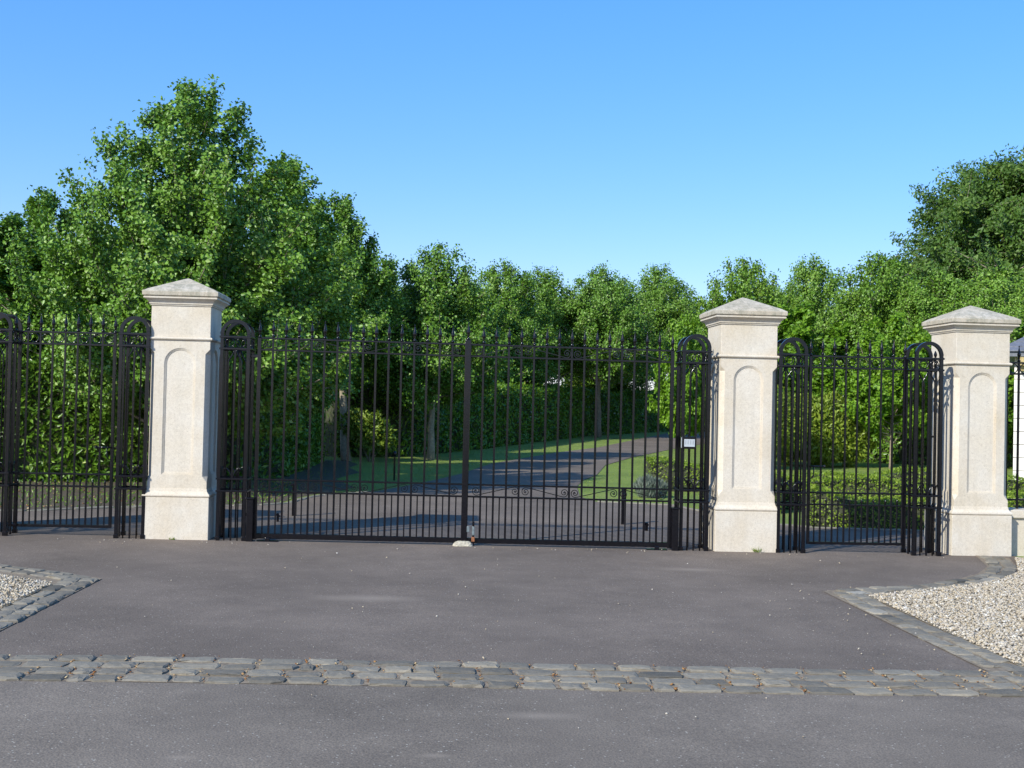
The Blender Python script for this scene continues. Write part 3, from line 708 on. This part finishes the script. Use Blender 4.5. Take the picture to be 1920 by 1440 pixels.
# ------------------------------------------------------------------ lodge
t = thing('lodge', 'cream stone lodge with slate roof half hidden behind the rightmost pillar', 'building', (16.42, 11.9, -.1), R(-27))
mb = MB(); mb.box(0, 9, 0, 7, 0, 3.25)
mb.obj('wall', CREAM, t)
mb = MB()
for k in range(1, 11): mb.box(-.004, 9.004, -.004, 0.03, k*.302-.007, k*.302+.007)
for r_ in range(11):
    for c_ in range(9): mb.box(.55+c_*1.0+(r_ % 2)*.5-.006, .55+c_*1.0+(r_ % 2)*.5+.006, -.004, .03, r_*.302, r_*.302+.30)
mb.obj('ashlar_joints', JOINT, t)
mb = MB().box(-.32, 9.3, -.36, 7.3, 3.22, 3.34, .01)
mb.obj('eaves', m_plain('painted_eaves', (.14, .15, .17), .6), t)
for k in range(9): MB().box(.10+k*.55, .24+k*.55, -.34, -.005, 3.02, 3.22, .01).box(.12+k*.55, .22+k*.55, -.2, -.005, 2.9, 3.02, .01).obj('bracket', OCHRE, t)
rf = MB().add([(-.38, -.42, 3.34), (9.4, -.42, 3.34), (9.4, 7.4, 3.34), (-.38, 7.4, 3.34), (3.4, 3.5, 5.6), (5.6, 3.5, 5.6), (-.38, -.42, 3.37), (9.4, -.42, 3.37), (9.4, 7.4, 3.37), (-.38, 7.4, 3.37)],
              [(3, 2, 1, 0), (0, 1, 7, 6), (1, 2, 8, 7), (2, 3, 9, 8), (3, 0, 6, 9), (6, 7, 5, 4), (7, 8, 5), (8, 9, 4, 5), (9, 6, 4)]).obj('roof', SLATE, t)
mb = MB()
for k in range(16):
    f = (k+.6)/16.5
    a = Vector((-.38, -.42, 3.37)).lerp(Vector((3.4, 3.5, 5.6)), f); b = Vector((9.4, -.42, 3.37)).lerp(Vector((5.6, 3.5, 5.6)), f)
    mb.tube([a+Vector((0, -.004, .004)), b+Vector((0, -.004, .004))], .012, 4)
mb.obj('slate_courses', SLATE, rf)

# ------------------------------------------------------------------ foliage
def leaves(C, D, Nn, L, Wd):
    """C centres, D long axis, Nn normal, all (n,3); L, Wd (n,)"""
    D = D/np.linalg.norm(D, axis=1, keepdims=True); S = np.cross(D, Nn); S /= (np.linalg.norm(S, axis=1, keepdims=True)+1e-9); U = np.cross(S, D)
    L = L[:, None]; Wd = Wd[:, None]; fold = .22*Wd
    a = C-D*L*.5; tip = C+D*L*.5-U*L*.08; r = C-D*L*.08+S*Wd*.5+U*fold; l_ = C-D*L*.08-S*Wd*.5+U*fold
    V = np.stack([a, r, tip, l_], 1).reshape(-1, 3); n = len(C); i = 4*np.arange(n)
    Fs = np.concatenate([np.stack([i, i+1, i+2], 1), np.stack([i, i+2, i+3], 1)])
    return V, Fs
def rdir(n, up=0.0):
    d = rng.normal(0, 1, (n, 3)); d[:, 2] += up; return d/np.linalg.norm(d, axis=1, keepdims=True)
def leaf_obj(name, C, D, Nn, L, Wd, m, parent=None, col=None):
    V, Fs = leaves(C, D, Nn, L, Wd); n = len(C)
    col = np.clip(rng.normal(.5, .22, n), 0, 1) if col is None else col
    return mesh_obj(name, V, Fs, m, parent, np.repeat(col, 4))
def path_pts(P, n):
    P = np.array(P); seg = np.linalg.norm(np.diff(P, axis=0), axis=1); cum = np.concatenate([[0], np.cumsum(seg)])
    s = np.linspace(0, cum[-1], n); return np.stack([np.interp(s, cum, P[:, k]) for k in range(3)], 1)
def build_tree(name, label, loc, H, Rr, cb, nleaf, lsize, m, prof, seed, nlimb=42, twig_r=.16, bark=None, lean=(0, 0), trunk_r=None, droop=0.0, upang=(10, 76), group=None, lw=.8, rot=0, wind=0.0, ntw=9):
    global rng
    keep = rng; rng = np.random.default_rng(seed); bark = bark or BARK
    t = thing(name, label, 'tree', loc, rot, group)
    tr = trunk_r or .016*H+.02; mb = MB()
    P = []; zz = np.linspace(-.15, H*.93, 12); wx = rng.normal(0, .02*H/8, 12).cumsum(); wy = rng.normal(0, .02*H/8, 12).cumsum()
    for i, z in enumerate(zz):
        f = max(0, z/H); P.append((wx[i]-wx[0]+lean[0]*f, wy[i]-wy[0]+lean[1]*f, z))
    mb.tube(P, [max(.012, tr*(1.25 if i == 0 else 1)*(1-(i/11)*.9)) for i in range(12)], 9)
    TP = np.array(P)
    def trunk_at(z): return np.array([np.interp(z, zz, TP[:, k]) for k in range(3)])
    cent = []; wts = []; limbs = MB()
    for i in range(nlimb):
        f = ((i+.5)/nlimb)**.9; ht = cb+.25+(H-cb-.25)*f; L = max(.12, Rr*prof(f)*rng.uniform(.86, 1.08)); az = i*2.39996+rng.normal(0, .25)
        el = R(upang[0]+(upang[1]-upang[0])*f+rng.normal(0, 6)); ht += rng.normal(0, .02*H)*(1-f)
        zst = min(max(ht-L*math.tan(el), cb*.8), ht-.05, H*.88) if droop == 0 else min(max(ht-L*.1, cb), H*.9)
        s = trunk_at(zst); e = trunk_at(min(ht, H*.9))+np.array([math.cos(az)*L, math.sin(az)*L, 0]); e[2] = ht
        sag = L*(.10 if droop == 0 else -.12); d = (e-s)/max(1e-6, np.linalg.norm(e-s)); pts = []
        wv = rng.normal(0, .035*L, 3)
        for q in range(7):
            u = q/6; p_ = s*(1-u)+e*u; p_[2] -= sag*4*u*(1-u)*.6; pts.append(p_+wv*math.sin(u*6))
        r0 = max(.008, tr*.36*(1-f)*(L/Rr)+.006)
        limbs.tube(pts, [r0*(1-.14*q) for q in range(7)], 5)
        pp = np.array(pts)
        cent.append(path_pts(pp[2:], 14)); wts.append(np.full(14, .8*(.3+L/Rr)))
        for q in range(ntw):
            u = rng.uniform(.25, 1.0); b = np.array([np.interp(u*6, range(7), pp[:, k]) for k in range(3)])
            td = rng.normal(0, 1, 3); td[2] += .5-droop*2; td += d*.9; td /= np.linalg.norm(td); tl = (.22+.2*rng.random())*max(L, .35*Rr)*(1.25-u*.5)
            e_ = b+td*tl*.5; e2 = e_+(td+np.array([0, 0, .3-droop]))*tl*.5
            limbs.tube([b, e_, e2], [max(.007, r0*.45), max(.006, r0*.3), .004], 4, cap=False)
            cent.append(path_pts([b, e_, e2], 8)); wts.append(np.full(8, .3+L/Rr))
    Cc = np.concatenate(cent); Wt = np.concatenate(wts); idx = rng.choice(len(Cc), nleaf, p=Wt/Wt.sum())
    jd = rdir(nleaf)*(rng.random((nleaf, 1))**.6)*twig_r*1.25; C = Cc[idx]+jd*np.array([1, 1, .8])
    ax = trunk_at(0)[:2]; out = C-np.stack([np.full(nleaf, 0.), np.full(nleaf, 0.), C[:, 2]*.85+cb*.2], 1); out /= (np.linalg.norm(out, axis=1, keepdims=True)+1e-6)
    D = rdir(nleaf)*.8+out*.5+np.array([wind, wind*.3, -.35]); Nn = rdir(nleaf)*.85+out*.9+np.array([-.15, -.15, .22])
    Ls = lsize*rng.uniform(.65, 1.25, nleaf)
    ck = np.clip(.5+.22*np.sin(C[:, 0]*2.1+seed)*np.sin(C[:, 1]*1.9)*np.sin(C[:, 2]*2.3+1)+rng.normal(0, .2, nleaf), 0, 1)
    mb.obj('trunk', bark, t, True); limbs.obj('limbs', PBARK, t, True)
    leaf_obj('crown', C, D, Nn, Ls, Ls*lw, m, t, ck)
    rng = keep; return t
linden = lambda f: min(1.0, .74+1.3*f)*(1-f*f)**.62
roundp = lambda f: math.sqrt(max(0.03, 1-(1.75*f-.72)**2)) if f < 1 else .1
gl = 'lime trees lining the drive'
def place(x, y): return (x, y, gz(x, y)-.03)
# near, individually grown
build_tree('lime_tree', 'tallest lime tree, pointed crown rising behind the left granite pillar', place(-1.72, 7.89), 7.6, 3.2, 1.35, 150000, .080, LIME, linden, 11, 84, .18, group=gl, wind=.5, trunk_r=.13)
tA = build_tree('lime_tree', 'dense lime tree just right of the tallest one, second peak from it', place(-.72, 13.85), 7.65, 1.88, 1.6, 75000, .085, LIME, linden, 12, 62, .17, group=gl, wind=.4)
tB = build_tree('lime_tree', 'lime tree with crown forming the third peak right of the left pillar', place(.50, 20.1), 7.75, 1.9, 2.3, 60000, .09, LIME, linden, 13, 56, .17, group=gl, wind=.3, lean=(-.5, 0), bark=PBARK)
# far variants
fA = build_tree('lime_tree', 'lime tree with the highest crown of the middle group, trunk behind left gate leaf', place(2.9, 21.8), 7.0, 2.5, 1.9, 66000, .095, LIME, linden, 21, 74, .25, group=gl, bark=PBARK); fA.scale = (.92, .92, .93)
fB = build_tree('lime_tree', 'narrow-topped lime tree in the far row, right of the tallest of the middle group', place(6.11, 41.5), 8.2, 2.75, 2.1, 70000, .105, LIME, linden, 22, 76, .27, group=gl)
fC = build_tree('lime_tree', 'round broad lime tree over the gap where sky shows above the hedge', place(11.16, 45.7), 8.5, 3.0, 3.5, 72000, .105, LIME, linden, 23, 80, .28, group=gl)
far = [
 (fA, -0.09, 30.83, 7.35, 7.25, 0.95, 'small lime tree where the left row dips, fourth peak from the left pillar'),
 (fA, .5, 39.8, 7.38, 7.25, .95, 'small far lime tree ending the left row, its lowest peak'),
 (tB, -8.1, 18.29, 6.95, 7.7, 1.0, 'lime tree with rounded top at the far left edge of the photo'),
 (tA, -6.3, 11.3, 5.4, 7.7, 1.15, 'broad low lime tree filling the left edge above the laurel hedge'),
 (fA, -5.2, 16.5, 5.9, 7.25, .95, 'low lime tree in the dip between the left edge tree and the tallest'),
 (fA, 4.31, 38.60, 7.00, 7.25, 0.95, 'slim lime tree wedged in the gap right of the middle group peak'),
 (fC, 8.20, 45.60, 8.2, 8.75, .90, 'lime tree with a ragged thin top left of the round broad one'),
 (fB, 12.70, 54.00, 8.70, 8.45, 1.00, 'far lime tree between the round broad one and the next high peak'),
 (fC, 16.90, 61.50, 10.20, 8.75, 1.12, 'lime tree with sharp high peak just left of the middle granite pillar'),
 (fA, 15.16, 31.96, 7.55, 7.25, .95, 'lime tree whose crown rises right behind the cap of the middle granite pillar'),
 (fC, 19.30, 41.70, 7.2, 8.75, .80, 'distant lime tree in the dip right of the middle pillar cap'),
 (fB, 19.02, 35.70, 8.1, 8.45, .78, 'lime tree with clear peak halfway between the middle and right granite pillars'),
 (fC, 23.40, 43.50, 7.1, 8.75, .85, 'distant lime tree in the dip left of the dark giant tree'),
 (fA, 19.82, 29.7, 7.6, 7.25, .95, 'lime tree with high peak just left of the dark giant tree'),
 (fB, 21.33, 27.60, 6.80, 8.45, 0.85, 'lime tree above the left half of the rightmost pillar cap'),
 (fC, 22.35, 25.50, 6.70, 8.75, 0.78, 'lime tree above the right half of the rightmost pillar cap'),
 (fA, 24.2, 25.6, 6.8, 7.25, .95, 'lime tree cut off by the right edge of the photo above the lodge'),
 (fC, -2.60, 26.00, 6.50, 8.75, 0.88, 'lime tree deep behind the left row, seen only between nearer crowns'),
 (fB, 1.60, 47.00, 7.20, 8.45, 0.90, 'distant lime tree glimpsed where the left row ends'),
 (fC, 16.90, 39.50, 6.40, 8.75, 0.88, 'low lime tree filling behind the middle granite pillar'),
]
for i, (src, x, y, H, H0, sr, lab) in enumerate(far):
    r_ = dup(src, place(x, y), i*1.7+.4, lab, gl, (sr*1.1, sr*1.1, H/H0*1.045))
    if x > 14.5:                     # limes right of the middle pillar: direct sun put into brighter, yellower leaf colour
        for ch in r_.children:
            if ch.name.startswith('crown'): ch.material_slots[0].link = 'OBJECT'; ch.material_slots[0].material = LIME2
BR = build_tree('young_tree', 'young bright green tree with slim pale trunk behind the narrow right gate', place(17.66, 22.8), 5.05, 1.5, 1.0, 22000, .115, BRIGHT, roundp, 31, 30, .16, group='young bright trees', trunk_r=.065)
dup(BR, place(10.6, 21.2), 1.2, 'young bright green tree behind the hoop of the pier with the entry panel', None, (.66, .66, .92))
dup(BR, place(21.5, 24.0), 4.2, 'young bright green tree beside the lodge roof', None, (1.2, 1.2, .93))
dup(BR, place(16.6, 30.0), 5.2, 'young bright green tree behind the spears of the narrow right gate', None, (1.5, 1.5, 1.15))
# giant dark tree
build_tree('beech_tree', 'giant dark tree towering over the lime trees at the right edge', place(37.6, 51.8), 16.4, 11.0, 1.5, 260000, .24, DARKT, lambda f: (1-f*f)**.5*min(1, .85+f), 41, 150, .45, group=None, trunk_r=.45, droop=.30, upang=(6, 62), lw=.5, ntw=12)

def hedge(name, label, line, th, hfun, m, dens, lsize, lw=.4, seed=1, cat='hedge', rough=.10, zb=0.0, group=None, core_in=.14, back=.5):
    """line = base points of the front face; thickness extends to the left of travel"""
    global rng
    keep = rng; rng = np.random.default_rng(seed)
    P = [np.array(p, float) for p in line]; nseg = len(P)-1
    nr = [np.array([-(P[i+1]-P[i])[1], (P[i+1]-P[i])[0]])/np.linalg.norm(P[i+1]-P[i]) for i in range(nseg)]
    vn = [nr[0]]+[(nr[i-1]+nr[i])/np.linalg.norm(nr[i-1]+nr[i]) for i in range(1, nseg)]+[nr[-1]]
    t = thing(name, label, cat, (0, 0, 0), 0, group)
    mb = MB(); ci = core_in; steps = []
    for i in range(nseg):
        d = np.linalg.norm(P[i+1]-P[i]); k = max(2, int(d/.5))
        for j in range(k+(i == nseg-1)):
            u = j/k; p = P[i]*(1-u)+P[i+1]*u; n_ = vn[i]*(1-u)+vn[i+1]*u; steps.append((p, n_))
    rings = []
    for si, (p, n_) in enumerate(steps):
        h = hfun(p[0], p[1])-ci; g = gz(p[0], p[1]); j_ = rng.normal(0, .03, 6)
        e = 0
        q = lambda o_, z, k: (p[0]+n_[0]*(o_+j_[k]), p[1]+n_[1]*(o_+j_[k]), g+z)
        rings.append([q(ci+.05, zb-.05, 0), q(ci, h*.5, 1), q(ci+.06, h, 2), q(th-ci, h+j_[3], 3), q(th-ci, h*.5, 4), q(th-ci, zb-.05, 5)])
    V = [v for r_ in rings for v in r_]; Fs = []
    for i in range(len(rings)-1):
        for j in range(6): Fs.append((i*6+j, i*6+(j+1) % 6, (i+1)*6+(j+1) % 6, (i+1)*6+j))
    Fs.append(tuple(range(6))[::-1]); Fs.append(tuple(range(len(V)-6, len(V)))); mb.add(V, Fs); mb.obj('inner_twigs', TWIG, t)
    Cs, Ns = [], []
    for i in range(nseg):
        d = np.linalg.norm(P[i+1]-P[i]); hm = hfun(*((P[i]+P[i+1])/2))
        for face, area in (('f', d*hm), ('t', d*th), ('b', d*hm*back)):
            n = int(area*dens); u = rng.random(n)[:, None]; p = P[i]*(1-u)+P[i+1]*u; nn = vn[i]*(1-u)+vn[i+1]*u
            h = np.array([hfun(a, b) for a, b in p]); g = gza(p[:, 0], p[:, 1])
            w_ = rough*(np.sin(p[:, 0]*2.3+p[:, 1]*1.7)+np.sin(p[:, 0]*5.1-p[:, 1]*4.3+1))*.5
            z = rng.random(n)
            dep = np.abs(rng.normal(0, .07, n))+w_*np.sin(z*5+p[:, 0]*3)
            if face == 'f': C = np.stack([p[:, 0]+nn[:, 0]*dep, p[:, 1]+nn[:, 1]*dep, g+zb+z*(h-zb)+w_*.3], 1); nor = np.stack([-nn[:, 0], -nn[:, 1], np.full(n, .35)], 1)
            elif face == 'b': C = np.stack([p[:, 0]+nn[:, 0]*(th-dep), p[:, 1]+nn[:, 1]*(th-dep), g+zb+z*(h-zb)], 1); nor = np.stack([nn[:, 0], nn[:, 1], np.full(n, .35)], 1)
            else:
                o_ = rng.random(n)*th; C = np.stack([p[:, 0]+nn[:, 0]*o_, p[:, 1]+nn[:, 1]*o_, g+h-np.abs(rng.normal(0, .05, n))+w_*.8+(rng.random(n) < .08)*rng.uniform(0, .16*lsize/.12, n)], 1); nor = np.tile([0, 0, 1.], (n, 1))
            Cs.append(C); Ns.append(nor)
    for p, n_, sg in ((P[0], vn[0], -1), (P[-1], vn[-1], 1)):
        h = hfun(*p); n = int(th*h*dens); o_ = rng.random(n)*th; z = rng.random(n); tt = np.array([n_[1], -n_[0]])*sg
        dep = np.abs(rng.normal(0, .06, n))
        Cs.append(np.stack([p[0]+n_[0]*o_-tt[0]*dep, p[1]+n_[1]*o_-tt[1]*dep, gz(*p)+zb+z*(h-zb)], 1)); Ns.append(np.tile([tt[0], tt[1], .3], (n, 1)))
    C = np.concatenate(Cs); Nn = np.concatenate(Ns); n = len(C)
    D = rdir(n)*.7+Nn*.35+np.array([0, 0, .25]); Nm = Nn+rdir(n)*.7+np.array([0, 0, .25])
    L = lsize*rng.uniform(.6, 1.25, n); leaf_obj('foliage', C, D, Nm, L, L*lw, m, t)
    rng = keep; return t
hh = lambda a: (lambda x, y: a+.08*math.sin(x*1.3+y)+.05*math.sin(x*3.1-y*2.2))
hedge('laurel_hedge', 'sunlit glossy laurel hedge behind the narrow left gate', [(-9.5, 7.3), (-6.1, 8.6), (-5.1, 9.0), (-3.0, 9.6), (-2.2, 10.3)], 1.6, hh(2.33), LAUREL, 420, .165, .36, 51, group='laurel hedges in the grounds')
hedge('laurel_hedge', 'deeply shaded laurel hedge behind the left half of the double gate', [(-2.3, 9.6), (-1.0, 10.4), (-.35, 12.3), (-.15, 16), (-.1, 19.6)], 1.7, hh(2.2), LAUREL, 230, .165, .36, 52, group='laurel hedges in the grounds')
hedge('laurel_hedge', 'long dark laurel hedge following the curving drive behind the double gate', [(.1, 21.6), (2.1, 22.9), (4.25, 28.0), (7.17, 36.4), (11.0, 47.2), (17.1, 59.0), (24, 71)], 1.7, hh(2.35), LAUREL, 150, .20, .42, 53, group='laurel hedges in the grounds', back=.25)
hedge('laurel_hedge', 'laurel hedge at the back of the lawn behind the narrow right gate', [(14.6, 27.6), (17.5, 27.0), (20.5, 25.6), (24.5, 23.2)], 1.8, hh(2.5), LAUREL, 190, .20, .42, 54, group='laurel hedges in the grounds', back=.2)

def shrub(name, label, loc, lobes, m, nleaf, lsize, lw, seed, cat='shrub', nst=6, vertical=.2):
    global rng
    keep = rng; rng = np.random.default_rng(seed); t = thing(name, label, cat, loc)
    mb = MB()
    for i in range(nst):
        lb = lobes[i % len(lobes)]; mb.tube([(rng.normal(0, .04), rng.normal(0, .04), -.03), (lb[0]*.5+rng.normal(0, .05), lb[1]*.5+rng.normal(0, .05), lb[2]*.5), (lb[0]+rng.normal(0, .1), lb[1]+rng.normal(0, .1), lb[2]+lb[5]*.6)], [.022, .014, .005], 6)
    mb.obj('stems', PBARK, t, True)
    vol = np.array([l_[3]*l_[4]+l_[4]*l_[5]+l_[3]*l_[5] for l_ in lobes]); k = rng.choice(len(lobes), nleaf, p=vol/vol.sum())
    Lb = np.array(lobes)[k]; d = rdir(nleaf); rr = 1-np.abs(rng.normal(0, .22, nleaf)); rr *= 1+.12*np.sin(d[:, 0]*7+seed)*np.sin(d[:, 2]*8)
    C = Lb[:, :3]+d*Lb[:, 3:6]*rr[:, None]; C[:, 2] = np.maximum(C[:, 2], .03)
    D = rdir(nleaf)*.6+d*.6+np.array([0, 0, vertical]); Nn = d+rdir(nleaf)*.7+np.array([0, 0, .2]); L = lsize*rng.uniform(.6, 1.25, nleaf)
    leaf_obj('foliage', C, D, Nn, L, L*lw, m, t); rng = keep; return t
shrub('laurel_shrub', 'loose yellow-green laurel shrub beside the bare trunk behind the left gate leaf', place(1.15, 20.0), [(0, 0, .9, .55, .5, .6), (-.5, .2, 1.1, .45, .4, .5), (.35, 0, .7, .4, .4, .45)], HOLLY, 3600, .15, .45, 61)
shrub('laurel_shrub', 'big rounded yellow-green laurel bush behind the narrow right gate', place(15.7, 23.7), [(0, 0, 1.25, 1.5, 1.1, 1.2), (.9, -.1, 1.0, .8, .8, .95), (-1.1, 0, 1.2, 1.0, .9, 1.1), (-.1, -.5, .6, .7, .6, .55)], HOLLY, 15000, .17, .4, 62)
shrub('holly_bush', 'olive green holly bush behind the latch side of the narrow right gate', place(12.9, 21.0), [(0, 0, 1.5, .95, .9, 1.1), (.2, 0, 2.0, .75, .7, .7), (-.5, 0, 1.0, .8, .8, .9), (.9, .3, 1.4, .8, .8, .95)], HOLLY, 11000, .10, .5, 63)
shrub('holly_sapling', 'slim small-leaved holly sapling in front of the olive holly bush', place(10.15, 11.0), [(0, 0, .85, .24, .24, .75), (.03, 0, 1.3, .15, .15, .45)], HOLLY, 1300, .07, .5, 64)
shrub('lavender', 'grey-green lavender clump at the corner of the clipped box block', place(7.42, 8.9), [(0, 0, .22, .30, .26, .24), (.2, .1, .2, .22, .22, .2)], LAVM, 2400, .13, .10, 65, 'lavender', 3, 1.3)
hedge('box_hedge', 'bright clipped box block beyond the drive, behind the lavender', [(7.75, 10.9), (10.4, 10.6)], 1.1, hh(.62), BOXL, 900, .05, .6, 71, group='clipped box hedges', rough=.03, core_in=.07)
hedge('box_hedge', 'clipped box hedge seen between the bars of the pier with the entry panel', [(7.85, 6.1), (9.2, 5.6)], .9, hh(.80), BOXL, 1300, .045, .6, 72, group='clipped box hedges', rough=.03, core_in=.07)
hedge('box_hedge', 'nearest low clipped hedge in the pillar shade behind the narrow right gate', [(9.0, 3.3), (11.0, 3.0), (14.5, 2.8)], .8, hh(.52), BOXL, 1300, .045, .6, 73, group='clipped box hedges', rough=.03, core_in=.07)
hedge('box_hedge', 'second row of low clipped hedge behind the narrow right gate', [(9.4, 6.6), (12, 6.3), (16, 6.0)], .7, hh(.55), BOXL, 1000, .05, .6, 74, group='clipped box hedges', rough=.03, core_in=.07)
hedge('box_hedge', 'third row of low clipped hedge, at the near edge of the lawn', [(10.6, 9.6), (13, 9.3), (15.9, 9.0)], .7, hh(.58), BOXL, 900, .05, .6, 75, group='clipped box hedges', rough=.03, core_in=.07)

# far woodland mass beyond the trees
def wood(label, pts, seed):
    global rng
    keep = rng; rng = np.random.default_rng(seed); Cs = []
    for x, y, rx, ry, h, n in pts:
        d = rdir(n); d[:, 2] = np.abs(d[:, 2]); rr = 1-np.abs(rng.normal(0, .12, n)); C = d*np.array([rx, ry, h])*rr[:, None]; C[:, 0] += x; C[:, 1] += y; C[:, 2] += gz(x, y)-.1; Cs.append(C)
    C = np.concatenate(Cs); n = len(C); L = .5*rng.uniform(.6, 1.3, n)
    o = leaf_obj('woodland', C, rdir(n), rdir(n, .8), L, L*.6, DARKT); rng = keep; return tag(o, label, 'woodland', None, 'stuff')
wood('low distant woodland seen under the tree crowns above the long hedge', [(x, 118+6*math.sin(x), 9, 6, 3.0+.7*math.sin(x*.7), 1500) for x in range(-60, 120, 9)], 81)
shrub('round_bush', 'pale round bush showing above the long hedge under the tree crowns', place(11.6, 55), [(0, 0, 2.0, 1.6, 1.4, 1.75)], BOXL, 5000, .16, .6, 66)

# weeds at the pillar feet and grass tufts on lawn edges
def blades(name, label, P, h, m, kind=None, cat='weed', w_=.006, spread=.5):
    n = len(P); D = rng.normal(0, spread, (n, 3)); D[:, 2] = 1; D /= np.linalg.norm(D, axis=1, keepdims=True); H = h*rng.uniform(.5, 1.2, n)
    C = P+D*H[:, None]*.5; return tag(leaf_obj(name, C, D, rdir(n), H, np.full(n, w_), m), label, cat, None, kind)
def cluster(x, y, n, s):
    return np.stack([x+rng.normal(0, s, n), y+rng.normal(0, s*.4, n), np.full(n, gz(x, y)-.002)], 1)
blades('weed', 'thin dry weed growing at the foot of the middle granite pillar', cluster(7.19, -.425, 26, .025), .085, HOLLY, w_=.007, spread=.7)
blades('weed', 'tiny dark weed at the foot of the left granite pillar', cluster(-.02, -.42, 16, .015), .035, HOLLY, w_=.012, spread=.9)
nb = 3200
P = np.stack([rng.uniform(-7, .6, nb), rng.uniform(2.9, 11, nb)], 1); P = P[inside(P, [(-7, 2.95), (-2.9, 3.15), (-1.85, 4.0), (.15, 5.1), (.5, 5.55), (.7, 6.9), (.2, 11), (-7, 11)])]
blades('ground_cover', 'patchy dark ivy and grass on the shaded bed under the laurel hedge', np.column_stack([P, gza(P[:, 0], P[:, 1])-.008]), .08, LAUREL, 'stuff', 'ground cover', .02, .9)
pb = P[rng.integers(0, len(P), 900)]+rng.normal(0, .05, (900, 2)); o = pebbles('fallen_leaves', np.column_stack([pb, gza(pb[:, 0], pb[:, 1])+.002]), (.012, .03), 'brown fallen leaves on the bed under the laurel hedge', LITTER, .25); o['category'] = 'leaf litter'
nb = 42000
P = np.stack([rng.uniform(-1, 24, nb), rng.uniform(6.5, 34, nb)], 1); keepm = ~inside(P, [(x, y) for x, y in DRIVE_R[::-1]+DRIVE_L[::-1]])
keepm &= ~((P[:, 1] < 9) & (P[:, 0] > 7.5)); P = P[keepm]; P3 = np.column_stack([P, gza(P[:, 0], P[:, 1])-.035])
GBL = m_leaf('grass_blades', [(0, (.13, .20, .03)), (.6, (.20, .28, .045)), (1, (.32, .34, .09))], .6, .2)
blades('grass', 'short mown grass of the lawns behind the gates', P3, .06, GBL, 'stuff', 'grass', .016, .6)
print('verts', sum(len(o.data.vertices) for o in sc.objects if o.type == 'MESH'))
